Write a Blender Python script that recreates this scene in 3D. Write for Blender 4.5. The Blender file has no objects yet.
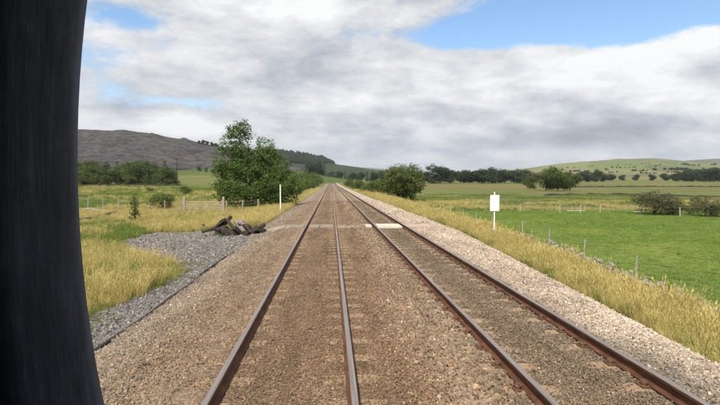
import bpy, bmesh, math, random
import numpy as np
from mathutils import Vector, Matrix, Euler, noise as mnoise
from mathutils.bvhtree import BVHTree

R = math.radians
random.seed(7)
rng = np.random.default_rng(11)
scene = bpy.context.scene
col = scene.collection

# ------------------------------------------------------------------ camera
F = 490.0                      # focal length in photo pixels (photo 720 x 405)
EYE = Vector((0.0, 0.0, 2.21)) # rail top is z = 0, track runs along +y
YAW = math.atan(29 / F)        # camera turned right of the track
PITCH = math.atan(21 / F)      # and a little down
cam_d = bpy.data.cameras.new('camera')
cam_d.sensor_width = 36.0
cam_d.lens = 36.0 * F / 720.0
cam_d.clip_start = 0.02
cam_d.clip_end = 30000
cam = bpy.data.objects.new('camera', cam_d)
col.objects.link(cam)
cam.location = EYE
cam.rotation_euler = Euler((R(90) - PITCH, 0, -YAW), 'XYZ')
scene.camera = cam
CAM_M = cam.rotation_euler.to_matrix()

# ------------------------------------------------------------------ sun, sky, exposure
SUN_EL, SUN_AZ = R(49), R(199)     # azimuth from +y towards +x: behind the camera, to the left
sd = bpy.data.lights.new('sun', 'SUN')
sd.energy = 4.8
sd.angle = R(0.6)
sd.color = (1.0, 0.93, 0.82)
sun = bpy.data.objects.new('sun', sd)
col.objects.link(sun)
to_sun = Vector((math.sin(SUN_AZ) * math.cos(SUN_EL), math.cos(SUN_AZ) * math.cos(SUN_EL), math.sin(SUN_EL)))
sun.rotation_euler = to_sun.to_track_quat('Z', 'Y').to_euler()
sun.location = (0, 0, 60)

scene.view_settings.view_transform = 'Standard'
scene.view_settings.look = 'None'
scene.view_settings.gamma = 1
scene.view_settings.use_curve_mapping = False
scene.view_settings.exposure = 0.14
scene.cycles.use_denoising = True
scene.cycles.max_bounces = 6
scene.cycles.transparent_max_bounces = 4
scene.cycles.volume_bounces = 0


class NT:
    """Small helper to write node trees tersely."""
    def __init__(self, tree):
        self.t = tree
        self.n = tree.nodes
        self.l = tree.links

    def node(self, kind, **kw):
        nd = self.n.new(kind)
        for k, v in kw.items():
            setattr(nd, k, v)
        return nd

    def put(self, sock, v):
        if isinstance(v, bpy.types.NodeSocket):
            self.l.new(v, sock)
        elif v is not None:
            if isinstance(v, (tuple, list)) and len(v) == 3 and sock.type == 'RGBA':
                v = (*v, 1)
            sock.default_value = v

    def m(self, op, a, b=None, c=None, clamp=False):
        nd = self.node('ShaderNodeMath', operation=op, use_clamp=clamp)
        for i, v in enumerate((a, b, c)):
            if v is not None:
                self.put(nd.inputs[i], v)
        return nd.outputs[0]

    def smooth(self, v, a, b):
        nd = self.node('ShaderNodeMapRange', interpolation_type='SMOOTHSTEP')
        self.put(nd.inputs[0], v)
        nd.inputs[1].default_value = a
        nd.inputs[2].default_value = b
        return nd.outputs[0]

    def lin(self, v, a, b, c=0.0, d=1.0):
        nd = self.node('ShaderNodeMapRange')
        self.put(nd.inputs[0], v)
        for i, k in enumerate((a, b, c, d)):
            nd.inputs[i + 1].default_value = k
        return nd.outputs[0]

    def mix(self, f, a, b, blend='MIX'):
        nd = self.node('ShaderNodeMix', data_type='RGBA', blend_type=blend)
        self.put(nd.inputs[0], f)
        self.put(nd.inputs[6], a)
        self.put(nd.inputs[7], b)
        return nd.outputs[2]

    def noise(self, vec, scale, detail=4, rough=0.55, dist=0.0):
        nd = self.node('ShaderNodeTexNoise')
        if vec is not None:
            self.put(nd.inputs['Vector'], vec)
        nd.inputs['Scale'].default_value = scale
        nd.inputs['Detail'].default_value = detail
        nd.inputs['Roughness'].default_value = rough
        nd.inputs['Distortion'].default_value = dist
        return nd.outputs[0]

    def mapping(self, vec, scale=(1, 1, 1), loc=(0, 0, 0)):
        nd = self.node('ShaderNodeMapping')
        self.put(nd.inputs[0], vec)
        nd.inputs[1].default_value = loc
        nd.inputs[3].default_value = scale
        return nd.outputs[0]

    def ramp(self, f, stops, interp='LINEAR'):
        nd = self.node('ShaderNodeValToRGB')
        nd.color_ramp.interpolation = interp
        e = nd.color_ramp.elements
        while len(e) < len(stops):
            e.new(0.5)
        for i, (p, c) in enumerate(stops):
            e[i].position = p
            e[i].color = (*c, 1) if len(c) == 3 else c
        self.put(nd.inputs[0], f)
        return nd.outputs[0]


def ray(u, v):
    d = CAM_M @ Vector(((u - 360) / F, (202.5 - v) / F, -1.0))
    return d.normalized()


def az_el(u, v):
    d = ray(u, v)
    return math.atan2(d.x, d.y), math.asin(d.z)


world = bpy.data.worlds.new('World')
scene.world = world
world.use_nodes = True
W = NT(world.node_tree)
W.n.clear()
tc = W.node('ShaderNodeTexCoord')
sep = W.node('ShaderNodeSeparateXYZ')
W.l.new(tc.outputs['Generated'], sep.inputs[0])
dx, dy, dz = sep.outputs
az = W.m('ARCTAN2', dx, dy)
el = W.m('ARCSINE', dz)
sky = W.node('ShaderNodeTexSky', sky_type='NISHITA')
sky.sun_disc = False
sky.sun_elevation = SUN_EL
sky.sun_rotation = SUN_AZ
sky.air_density = 1.0
sky.dust_density = 0.3
sky.ozone_density = 1.5
zc = W.m('ADD', W.m('MAXIMUM', dz, 0.0), 0.30)
comb = W.node('ShaderNodeCombineXYZ')
W.put(comb.inputs[0], W.m('DIVIDE', dx, zc))
W.put(comb.inputs[1], W.m('DIVIDE', dy, zc))
P = comb.outputs[0]


def gauss(u, v, su, sv, amp):
    a0, e0 = az_el(u, v)
    p = W.m('DIVIDE', W.m('SUBTRACT', az, a0), su / F)
    q = W.m('DIVIDE', W.m('SUBTRACT', el, e0), sv / F)
    s = W.m('ADD', W.m('MULTIPLY', p, p), W.m('MULTIPLY', q, q))
    return W.m('MULTIPLY', W.m('EXPONENT', W.m('MULTIPLY', s, -1.0)), amp)


def total(items):
    t = items[0]
    for i in items[1:]:
        t = W.m('ADD', t, i)
    return t


cover_n = W.noise(W.mapping(P, (1.0, 1.1, 1), (3.1, 7.7, 0)), 1.5, 11, 0.62, 0.2)
fine_n = W.noise(W.mapping(P, (1.0, 1.2, 1), (1.3, 2.9, 4)), 5.0, 10, 0.64, 0.15)
shade_n = W.noise(W.mapping(P, (0.9, 1.3, 1), (9.4, 0.6, 2)), 2.6, 10, 0.60, 0.2)
puff_n = W.noise(W.mapping(tc.outputs['Generated'], (1.0, 1.0, 2.1), (0.4, 0.2, 0)), 7.5, 11, 0.62, 0.1)
gaps = total([gauss(590, 8, 95, 34, -0.60), gauss(500, 28, 55, 18, -0.34), gauss(445, 40, 34, 9, -0.16), gauss(690, -8, 60, 26, -0.36),
              gauss(125, 18, 30, 9, -0.20), gauss(200, 102, 50, 7, -0.17), gauss(335, 35, 50, 12, -0.08), gauss(290, 92, 40, 9, -0.10),
              gauss(610, 66, 130, 18, 0.28), gauss(560, 50, 40, 12, 0.12), gauss(300, 130, 260, 40, 0.06), W.m('MULTIPLY', W.smooth(el, 0.16, 0.03), 0.22)])
cov = total([W.m('MULTIPLY', cover_n, 0.85), W.m('MULTIPLY', fine_n, 0.34), W.m('MULTIPLY', puff_n, 0.26), gaps, 0.0])
cover = W.smooth(cov, 0.49, 0.68)
tone = total([W.m('MULTIPLY', shade_n, 0.80), W.m('MULTIPLY', puff_n, 0.85), W.m('MULTIPLY', fine_n, 0.25), -0.375,
              gauss(600, 134, 90, 13, -0.24), gauss(470, 146, 120, 12, -0.06), gauss(560, 152, 60, 7, 0.16), gauss(700, 100, 42, 20, 0.24), gauss(560, 82, 140, 22, 0.18),
              gauss(640, 56, 120, 12, 0.18), gauss(710, 75, 16, 14, -0.2), gauss(250, 40, 140, 30, -0.03), gauss(150, 122, 70, 8, 0.20),
              gauss(190, 85, 130, 12, -0.12), gauss(110, 62, 40, 14, 0.12), gauss(300, 15, 120, 14, 0.08)])
cloud_c = W.ramp(tone, [(0.20, (0.31, 0.345, 0.41)), (0.40, (0.52, 0.555, 0.62)), (0.56, (0.74, 0.755, 0.785)), (0.80, (1.05, 1.05, 1.05))])
low = W.smooth(el, 0.10, 0.0)
cloud_c = W.mix(W.m('MULTIPLY', low, 0.5), cloud_c, (0.55, 0.59, 0.64))
bg_sky = W.node('ShaderNodeBackground')
hsv = W.node('ShaderNodeHueSaturation')
hsv.inputs['Saturation'].default_value = 1.12
hsv.inputs['Value'].default_value = 1.15
hsv.inputs['Hue'].default_value = 0.497
W.l.new(sky.outputs[0], hsv.inputs['Color'])
W.l.new(hsv.outputs[0], bg_sky.inputs[0])
bg_sky.inputs[1].default_value = 0.15
bg_cl = W.node('ShaderNodeBackground')
W.put(bg_cl.inputs[0], cloud_c)
bg_cl.inputs[1].default_value = 0.88
mixs = W.node('ShaderNodeMixShader')
W.put(mixs.inputs[0], W.m('MAXIMUM', cover, W.m('MULTIPLY', low, 0.75)))
W.l.new(bg_sky.outputs[0], mixs.inputs[1])
W.l.new(bg_cl.outputs[0], mixs.inputs[2])
outw = W.node('ShaderNodeOutputWorld')
W.l.new(mixs.outputs[0], outw.inputs[0])

# ------------------------------------------------------------------ generic helpers


def new_mat(name):
    m = bpy.data.materials.new(name)
    m.use_nodes = True
    t = NT(m.node_tree)
    t.n.clear()
    out = t.node('ShaderNodeOutputMaterial')
    bs = t.node('ShaderNodeBsdfPrincipled')
    t.l.new(bs.outputs[0], out.inputs[0])
    bs.inputs['Roughness'].default_value = 0.85
    bs.inputs['Specular IOR Level'].default_value = 0.25
    return m, t, bs, out


def bump(t, bs, h, strength=0.5, dist=0.02):
    b = t.node('ShaderNodeBump')
    b.inputs['Strength'].default_value = strength
    b.inputs['Distance'].default_value = dist
    t.put(b.inputs['Height'], h)
    t.l.new(b.outputs[0], bs.inputs['Normal'])


def mottled(name, c1, c2, scale=6, rough=0.85, bmp=0.4, dist=0.01, stretch=(1, 1, 1), metal=0.0):
    m, t, bs, out = new_mat(name)
    g = t.node('ShaderNodeNewGeometry')
    v = t.mapping(g.outputs['Position'], stretch)
    n1 = t.noise(v, scale, 6, 0.6)
    n2 = t.noise(v, scale * 7, 4, 0.6)
    f = t.m('ADD', t.m('MULTIPLY', n1, 0.65), t.m('MULTIPLY', n2, 0.35))
    t.put(bs.inputs['Base Color'], t.ramp(f, [(0.3, c1), (0.7, c2)]))
    bs.inputs['Roughness'].default_value = rough
    bs.inputs['Metallic'].default_value = metal
    if bmp:
        bump(t, bs, f, bmp, dist)
    return m


def foliage_mat(name, dark, mid, light, trans=0.25):
    m, t, bs, out = new_mat(name)
    g = t.node('ShaderNodeNewGeometry')
    oi = t.node('ShaderNodeObjectInfo')
    n = t.noise(g.outputs['Position'], 0.9, 3, 0.6)
    f = t.m('ADD', t.m('MULTIPLY', g.outputs['Random Per Island'], 0.45), t.m('ADD', t.m('MULTIPLY', n, 0.8), -0.13))
    c = t.ramp(f, [(0.2, dark), (0.5, mid), (0.85, light)])
    hs = t.node('ShaderNodeHueSaturation')
    t.put(hs.inputs['Color'], c)
    t.put(hs.inputs['Hue'], t.lin(oi.outputs['Random'], 0, 1, 0.485, 0.512))
    t.put(hs.inputs['Value'], t.lin(oi.outputs['Random'], 0, 1, 0.85, 1.15))
    c = hs.outputs[0]
    t.put(bs.inputs['Base Color'], c)
    bs.inputs['Roughness'].default_value = 0.6
    tr = t.node('ShaderNodeBsdfTranslucent')
    t.put(tr.inputs[0], c)
    mx = t.node('ShaderNodeMixShader')
    mx.inputs[0].default_value = trans
    t.l.new(bs.outputs[0], mx.inputs[1])
    t.l.new(tr.outputs[0], mx.inputs[2])
    t.l.new(mx.outputs[0], out.inputs[0])
    return m


def tag(o, label=None, cat=None, group=None, kind=None):
    if label: o['label'] = label
    if cat: o['category'] = cat
    if group: o['group'] = group
    if kind: o['kind'] = kind
    return o


def empty(name, loc, rz=0.0):
    o = bpy.data.objects.new(name, None)
    o.location = loc
    o.rotation_euler = (0, 0, rz)
    o.empty_display_size = 0.2
    col.objects.link(o)
    return o


def link(name, me, mat=None, parent=None, loc=None, rot=None):
    o = bpy.data.objects.new(name, me)
    col.objects.link(o)
    if mat is not None and len(me.materials) == 0:
        me.materials.append(mat)
    if parent is not None: o.parent = parent
    if loc is not None: o.location = loc
    if rot is not None: o.rotation_euler = rot
    return o


class MB:
    """Collects vertices and faces for one mesh."""
    def __init__(self):
        self.v, self.f = [], []

    def add(self, vs, fs):
        b = len(self.v)
        self.v += [tuple(p) for p in vs]
        self.f += [tuple(i + b for i in f) for f in fs]

    def box(self, c, s, rot=None, jit=0.0, cham=0.0):
        hx, hy, hz = s[0] / 2, s[1] / 2, s[2] / 2
        if cham <= 0:
            vs = [Vector((x * hx, y * hy, z * hz)) for z in (-1, 1) for y in (-1, 1) for x in (-1, 1)]
            fs = [(0, 2, 3, 1), (4, 5, 7, 6), (0, 1, 5, 4), (2, 6, 7, 3), (0, 4, 6, 2), (1, 3, 7, 5)]
        else:
            k = cham
            vs = []
            for z, i in ((-hz, 0), (hz - k, 0), (hz, k)):
                for x, y in ((-hx + i, -hy + i), (hx - i, -hy + i), (hx - i, hy - i), (-hx + i, hy - i)):
                    vs.append(Vector((x, y, z)))
            fs = [(3, 2, 1, 0), (8, 9, 10, 11)]
            for a in (0, 4):
                for i in range(4):
                    j = (i + 1) % 4
                    fs.append((a + i, a + j, a + 4 + j, a + 4 + i))
        if jit:
            vs = [p + Vector((random.uniform(-jit, jit), random.uniform(-jit, jit), random.uniform(-jit, jit))) for p in vs]
        if rot is not None:
            vs = [rot @ p for p in vs]
        c = Vector(c)
        self.add([p + c for p in vs], fs)
        return self

    def tube(self, pts, rad, n=6, cap=True):
        pts = [Vector(p) for p in pts]
        if not isinstance(rad, (list, tuple)): rad = [rad] * len(pts)
        vs, fs = [], []
        for i, p in enumerate(pts):
            d = (pts[min(i + 1, len(pts) - 1)] - pts[max(i - 1, 0)])
            d = d.normalized() if d.length > 1e-9 else Vector((0, 0, 1))
            a = d.cross(Vector((0, 0, 1)) if abs(d.z) < 0.9 else Vector((1, 0, 0))).normalized()
            b = d.cross(a)
            for k in range(n):
                t = 2 * math.pi * k / n
                vs.append(p + (a * math.cos(t) + b * math.sin(t)) * rad[i])
        for i in range(len(pts) - 1):
            for k in range(n):
                j = (k + 1) % n
                fs.append((i * n + k, i * n + j, (i + 1) * n + j, (i + 1) * n + k))
        if cap:
            fs.append(tuple(range(n))[::-1])
            fs.append(tuple(range((len(pts) - 1) * n, len(pts) * n)))
        self.add(vs, fs)
        return self

    def mesh(self, name):
        me = bpy.data.meshes.new(name)
        me.from_pydata(self.v, [], self.f)
        bm = bmesh.new(); bm.from_mesh(me)
        bmesh.ops.recalc_face_normals(bm, faces=bm.faces)
        bm.to_mesh(me); bm.free()
        return me

    def build(self, name, mat, parent=None, loc=None, rot=None, smooth=False):
        me = self.mesh(name)
        if smooth: me.polygons.foreach_set('use_smooth', [True] * len(me.polygons))
        return link(name, me, mat, parent, loc, rot)


def grid_mesh(name, X, Y, Z):
    """X, Y, Z arrays (ny, nx) to a smooth quad sheet."""
    ny, nx = X.shape
    V = np.stack([X, Y, Z], -1).reshape(-1, 3).astype(np.float32)
    i = np.arange(ny - 1)[:, None] * nx + np.arange(nx - 1)[None, :]
    Q = np.stack([i, i + 1, i + 1 + nx, i + nx], -1).reshape(-1, 4)
    me = bpy.data.meshes.new(name)
    me.from_pydata(V.tolist(), [], Q.tolist())
    me.polygons.foreach_set('use_smooth', np.ones(len(Q), bool))
    return me, V, Q


def float_attr(me, name, vals):
    a = me.attributes.new(name, 'FLOAT', 'POINT')
    a.data.foreach_set('value', np.asarray(vals, np.float32).ravel())


def quad_cloud(name, V):
    """V (n,4,3): n loose quads in one mesh."""
    n = len(V)
    me = bpy.data.meshes.new(name)
    me.vertices.add(n * 4)
    me.vertices.foreach_set('co', V.astype(np.float32).ravel())
    me.loops.add(n * 4)
    me.loops.foreach_set('vertex_index', np.arange(n * 4, dtype=np.int32))
    me.polygons.add(n)
    me.polygons.foreach_set('loop_start', np.arange(n, dtype=np.int32) * 4)
    me.update(calc_edges=True)
    return me


def sstep(a, b, x):
    t = np.clip((np.asarray(x, float) - a) / (b - a), 0, 1)
    return t * t * (3 - 2 * t)


def vnoise(x, y, s, seed=0.0):
    """cheap smooth noise on arrays, about -1..1"""
    x = np.asarray(x, float) / s + seed * 3.17
    y = np.asarray(y, float) / s - seed * 1.91
    return (np.sin(x * 1.7 + 1.3 * np.sin(y * 1.1 + seed)) + np.sin(y * 2.1 + 1.7 * np.sin(x * 0.9 - seed)) +
            0.6 * np.sin(x * 3.9 - y * 2.7 + 2.0 * np.sin(x * 1.3 + y * 1.7)) + 0.4 * np.sin(y * 5.3 + x * 4.1)) / 3.0


# ------------------------------------------------------------------ lie of the land
LT, RT = -0.515, 2.985           # track centres
G = 0.7525                       # half the distance between rail centres
RAILS = (LT - G, LT + G, RT - G, RT + G)


def zt(y):                       # the line climbs slightly in the distance
    return 1.3e-5 * np.clip(np.asarray(y, float) - 150, 0, 600) ** 2


def xr(y):                       # right edge of the ballast
    return np.interp(y, [0, 6, 23, 45, 70, 400], [5.0, 5.2, 6.35, 6.2, 6.0, 5.8])


def xf(y):                       # field fence on the right
    return np.interp(y, [0, 12, 27, 60, 95, 200, 600], [9.1, 9.8, 10.9, 11.6, 13.5, 15, 16])


def gz(x, y):
    x = np.asarray(x, float); y = np.asarray(y, float)
    zf = np.interp(y, [0, 12, 27, 60, 250, 400, 700, 1500, 6000], [-1.32, -1.28, -0.98, -1.2, -0.9, 0.9, 3.6, 10, 20])
    zfield = np.interp(y, [0, 20, 60, 130, 250, 400, 700, 1500, 6000], [-1.4, -1.36, -1.3, -1.3, -0.9, 0.9, 3.6, 10, 20]) + 0.05 * vnoise(x, y, 14, 1)
    zl = np.interp(y, [0, 50, 100, 200, 300, 400, 900, 1500, 6000], [-0.85, -0.9, -0.6, 0.75, 3.4, 7.5, 14, 18, 20]) + 0.07 * vnoise(x, y, 11, 2)
    t = zt(y)
    bed = -0.205 + t
    # right side
    a, f = xr(y), xf(y)
    s = np.clip((x - a) / (f - a), 0, 1)
    verge = (bed - 0.12) * (1 - s) + zf * s + 0.05 * vnoise(x, y, 2.2, 3) * np.sin(s * math.pi)
    w = sstep(0, 1, (x - f) / (2.0 + 0.02 * np.maximum(y, 0)))
    right = np.where(x < f, verge, zf * (1 - w) + zfield * w)
    heap = 0.13 * np.exp(-((x - (a - 0.75)) / 0.45) ** 2)
    e = sstep(a - 0.35, a + 0.1, x)
    right = np.where(x < a + 0.1, (bed + heap) * (1 - e) + right * e, right)
    # left side
    sh = np.interp(x, [-9.5, -6.3, -3.7, -2.9, -2.5], [-0.72, -0.60, -0.46, -0.30, -0.205]) + t
    wl = sstep(0, 1, (-x - 5.0) / (7.0 + 0.06 * np.maximum(y, 0)))
    left = sh * (1 - wl) + zl * wl
    return np.where(x > 1.0, right, left)


def gzs(x, y): return float(gz(x, y))


def axis(parts):
    out = []
    for a, b, st in parts:
        out += list(np.arange(a, b, st))
    return np.array(out)


def geo(a, b, n): return list(np.geomspace(a, b, n))


xs = np.array([-v for v in geo(24, 7000, 46)[::-1]] + list(np.arange(-23.5, 23.5, 0.28)) + geo(24, 7000, 46))
ys = np.array([-400, -150, -60, -25, -12, -6] + list(np.arange(-3, 62, 0.4)) + geo(62, 7000, 90))
X, Y = np.meshgrid(xs, ys)
gm, GV, GQ = grid_mesh('ground', X, Y, gz(X, Y) - 0.02)
terrain_v = [Vector(v) for v in GV.tolist()]
terrain_f = [tuple(q) for q in GQ.tolist()]


def bvh_now(): return BVHTree.FromPolygons(terrain_v, terrain_f)


BV = bvh_now()


def hit(u, v):
    """where the photo's pixel meets the ground already built"""
    r = BV.ray_cast(EYE, ray(u, v), 20000)
    if r[0] is None:
        raise ValueError('no ground at %s %s' % (u, v))
    return r[0]


def pt(u, dist):
    """a ground point in the photo column u at a given distance along the track"""
    d = ray(u, 181)
    p = Vector((d.x, d.y, 0)) * (dist / d.y)
    q = BV.ray_cast(Vector((p.x, p.y, 2000)), Vector((0, 0, -1)), 4000)[0]
    return q


def inpoly(x, y, poly):
    x = np.asarray(x, float); y = np.asarray(y, float)
    r = np.zeros(x.shape, bool)
    n = len(poly)
    for i in range(n):
        (x1, y1), (x2, y2) = poly[i], poly[(i + 1) % n]
        c = ((y1 > y) != (y2 > y)) & (x < (x2 - x1) * (y - y1) / (y2 - y1 + 1e-12) + x1)
        r ^= c
    return r


GRAVEL = [tuple(hit(u, v).xy) for u, v in
          [(96, 352), (150, 318), (235, 256), (262, 241), (300, 226), (286, 221), (258, 223), (240, 230), (205, 231), (152, 233),
           (118, 244), (145, 256), (176, 266), (188, 272), (176, 279), (150, 291), (122, 302), (97, 318)]]
GRAVEL = [(-3.5, 3.0)] + GRAVEL + [(-5.6, 3.0)]


def gravel_at(x, y):
    wx = x + 0.25 * vnoise(x, y, 0.9, 4) + 0.12 * vnoise(x, y, 0.3, 5)
    wy = y + 0.35 * vnoise(y, x, 1.1, 6)
    return inpoly(wx, wy, GRAVEL)


GREENPATCH = [tuple(hit(u, v).xy) for u, v in [(60, 245), (128, 248), (150, 232), (125, 222), (60, 226)]]


def dry_at(x, y):
    """share of straw-coloured grass, 0..1"""
    n = 0.5 + 0.30 * vnoise(x, y, 5.5, 7) + 0.25 * vnoise(x, y, 1.6, 8)
    right = (x > 4) & (x < xf(y) + 0.2)
    left_near = (x < -3) & (y < 60)
    d = np.where(left_near, n + 0.12, n - 0.12)
    d = np.where(inpoly(x, y, GREENPATCH), n - 0.35, d)
    d = np.where(right, 0.55 + 0.45 * n, d)
    d = np.where((x < -3) & (x > -9) & (y > 30), d + 0.3, d)
    return np.clip(d, 0, 1)


def field_at(x, y):
    """grazed bright green meadow on the right"""
    e = xf(y) + 0.3 + 0.25 * vnoise(x, y, 1.2, 9)
    f = sstep(0, 0.5, x - e) * (1 - sstep(0, 4.0, y - 54 - 0.04 * x - 1.5 * vnoise(x, y, 9, 3)))
    return f


gx, gy = GV[:, 0], GV[:, 1]
float_attr(gm, 'gravel', gravel_at(gx, gy).astype(float))
float_attr(gm, 'dry', dry_at(gx, gy))
float_attr(gm, 'meadow', field_at(gx, gy))

# ---- ground material
m, t, bs, out = new_mat('ground_mat')
g = t.node('ShaderNodeNewGeometry')
pos = g.outputs['Position']


def attr(t, name):
    a = t.node('ShaderNodeAttribute', attribute_name=name)
    return a.outputs['Fac']


s3 = t.node('ShaderNodeSeparateXYZ')
t.l.new(pos, s3.inputs[0])
n_big = t.noise(pos, 0.018, 5, 0.55, 0.4)
n_mid = t.noise(pos, 0.22, 5, 0.6)
n_fin = t.noise(pos, 6.0, 6, 0.7)
n_hair = t.noise(t.mapping(pos, (1, 1, 1)), 45.0, 3, 0.7)
n_strip = t.noise(t.mapping(pos, (0.004, 0.03, 0.0)), 1.0, 5, 0.6, 0.5)
pasture = t.ramp(t.m('ADD', t.m('MULTIPLY', n_strip, 0.65), t.m('MULTIPLY', n_mid, 0.35)),
                 [(0.34, (0.055, 0.085, 0.026)), (0.42, (0.115, 0.175, 0.040)), (0.49, (0.075, 0.100, 0.034)), (0.60, (0.130, 0.165, 0.048)), (0.74, (0.165, 0.135, 0.065))])
pasture = t.mix(t.m('MULTIPLY', n_fin, 0.35), pasture, (0.06, 0.08, 0.02))
# russet rushes in a band across the wet end of the valley
rus = t.m('MULTIPLY', t.smooth(s3.outputs[1], 215, 250), t.smooth(s3.outputs[1], 330, 270))
rus = t.m('MULTIPLY', rus, t.m('MULTIPLY', t.smooth(s3.outputs[0], 5, 40), t.m('MULTIPLY', t.smooth(n_strip, 0.42, 0.60), 0.75)))
pasture = t.mix(rus, pasture, (0.15, 0.085, 0.05))
straw = t.ramp(n_fin, [(0.3, (0.17, 0.145, 0.05)), (0.7, (0.30, 0.245, 0.095))])
c = t.mix(t.m('MULTIPLY', attr(t, 'dry'), 0.75), pasture, straw)
mead = t.ramp(t.m('ADD', t.m('MULTIPLY', n_mid, 0.5), t.m('MULTIPLY', n_fin, 0.5)), [(0.3, (0.120, 0.160, 0.032)), (0.5, (0.165, 0.212, 0.044)), (0.7, (0.210, 0.252, 0.060))])
mead = t.mix(1.0, mead, t.ramp(t.noise(pos, 0.09, 5, 0.6, 0.3), [(0.32, (0.80, 0.86, 0.85)), (0.5, (1, 1, 1)), (0.68, (1.28, 1.10, 1.15))]), 'MULTIPLY')
c = t.mix(attr(t, 'meadow'), c, mead)
vor = t.node('ShaderNodeTexVoronoi')
t.put(vor.inputs['Vector'], pos)
vor.inputs['Scale'].default_value = 30
grav = t.ramp(t.m('ADD', t.m('MULTIPLY', vor.outputs['Distance'], 0.6), t.m('MULTIPLY', n_fin, 0.5)),
              [(0.2, (0.26, 0.245, 0.235)), (0.6, (0.17, 0.16, 0.155)), (0.9, (0.09, 0.085, 0.08))])
c = t.mix(attr(t, 'gravel'), c, grav)
t.put(bs.inputs['Base Color'], c)
bs.inputs['Roughness'].default_value = 0.95
bs.inputs['Specular IOR Level'].default_value = 0.1
bump(t, bs, t.m('ADD', n_fin, t.m('MULTIPLY', n_hair, 0.5)), 0.6, 0.06)
ground_mat = m
ground = link('ground', gm, ground_mat)
tag(ground, kind='structure')

# ------------------------------------------------------------------ hills
HILL_I = [0]


def ridge(name, prof, dist, foot, mat, amp=4.0, rough_scale=120.0, back=0.5, power=1.3, relief=0.0):
    """A hill whose skyline passes through the photo points prof at the given distance."""
    HILL_I[0] += 1
    us = np.array([p[0] for p in prof], float); vs = np.array([p[1] for p in prof], float)
    uu = np.linspace(us[0], us[-1], 420 if relief else 260)
    vv = np.interp(uu, us, vs)
    k = np.hanning(9); k /= k.sum()
    vp = np.pad(vv, 4, mode='edge'); vv = np.convolve(vp, k, 'valid')
    T = np.concatenate([np.linspace(0, 1, 90 if relief else 44), np.linspace(1.04, 1.9, 14)])
    Xs, Ys, Zs = [], [], []
    for u, v in zip(uu, vv):
        d = ray(u, v)
        h = math.hypot(d.x, d.y)
        ux, uy = d.x / h, d.y / h
        zcrest = EYE.z + d.z / h * dist
        rx, ry, rz = [], [], []
        for tt in T:
            r = foot + (dist - foot) * tt
            x, y = ux * r, uy * r
            z0 = gzs(x, y) - 3.0
            if tt <= 1:
                s = tt ** power
                s = s * (1 - 0.25 * tt * (1 - tt))
            else:
                s = 1 - back * ((tt - 1) / 0.9) ** 1.5
            nz = mnoise.fractal(Vector((x / rough_scale, y / rough_scale, HILL_I[0] * 7.3)), 0.9, 2.1, 6)
            if relief: nz += relief * mnoise.ridged_multi_fractal(Vector((x / 55.0, y / 55.0, 3.1)), 0.8, 2.2, 5, 0.9, 2.0) - relief
            env = min(1, tt * 3) * (0.35 if abs(tt - 1) < 0.02 else 1.0)
            rx.append(x); ry.append(y); rz.append(z0 + (zcrest - z0) * s + nz * amp * env)
        Xs.append(rx); Ys.append(ry); Zs.append(rz)
    me, V, Q = grid_mesh(name, np.array(Xs), np.array(Ys), np.array(Zs))
    b = len(terrain_v)
    terrain_v.extend(Vector(p) for p in V.tolist())
    terrain_f.extend(tuple(i + b for i in q) for q in Q.tolist())
    me.flip_normals()
    o = link(name, me, mat)
    tag(o, kind='structure')
    return o


def hill_mat(name, cols, s1, s2, stretch=(1, 1, 1), field=None):
    m, t, bs, out = new_mat(name)
    g = t.node('ShaderNodeNewGeometry')
    p = t.mapping(g.outputs['Position'], stretch)
    a = t.noise(p, s1, 6, 0.6, 0.6)
    b = t.noise(p, s2, 6, 0.65)
    f = t.m('ADD', t.m('MULTIPLY', a, 0.62), t.m('MULTIPLY', b, 0.38))
    c = t.ramp(f, cols)
    if field:
        vo = t.node('ShaderNodeTexVoronoi')
        vo.inputs['Scale'].default_value = field
        wv = t.node('ShaderNodeVectorMath', operation='ADD')
        t.put(wv.inputs[0], g.outputs['Position'])
        sc_ = t.node('ShaderNodeVectorMath', operation='SCALE')
        nn = t.node('ShaderNodeTexNoise'); nn.inputs['Scale'].default_value = field * 1.5
        t.put(nn.inputs['Vector'], g.outputs['Position'])
        t.put(sc_.inputs[0], nn.outputs['Color']); sc_.inputs['Scale'].default_value = 0.35 / field
        t.put(wv.inputs[1], sc_.outputs[0])
        t.put(vo.inputs['Vector'], wv.outputs[0])
        sx = t.node('ShaderNodeSeparateColor')
        t.put(sx.inputs[0], vo.outputs['Color'])
        fc = t.ramp(sx.outputs[0], [(0.0, (0.085, 0.13, 0.04)), (0.35, (0.12, 0.17, 0.05)), (0.6, (0.17, 0.19, 0.075)), (0.85, (0.10, 0.115, 0.045)), (1.0, (0.19, 0.165, 0.085))], 'CONSTANT')
        c = t.mix(t.m('MULTIPLY', t.smooth(a, 0.38, 0.55), 0.8), c, fc)
    t.put(bs.inputs['Base Color'], c)
    bs.inputs['Specular IOR Level'].default_value = 0.05
    bs.inputs['Roughness'].default_value = 0.95
    bump(t, bs, f, 0.8, 6.0)
    return m


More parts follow.
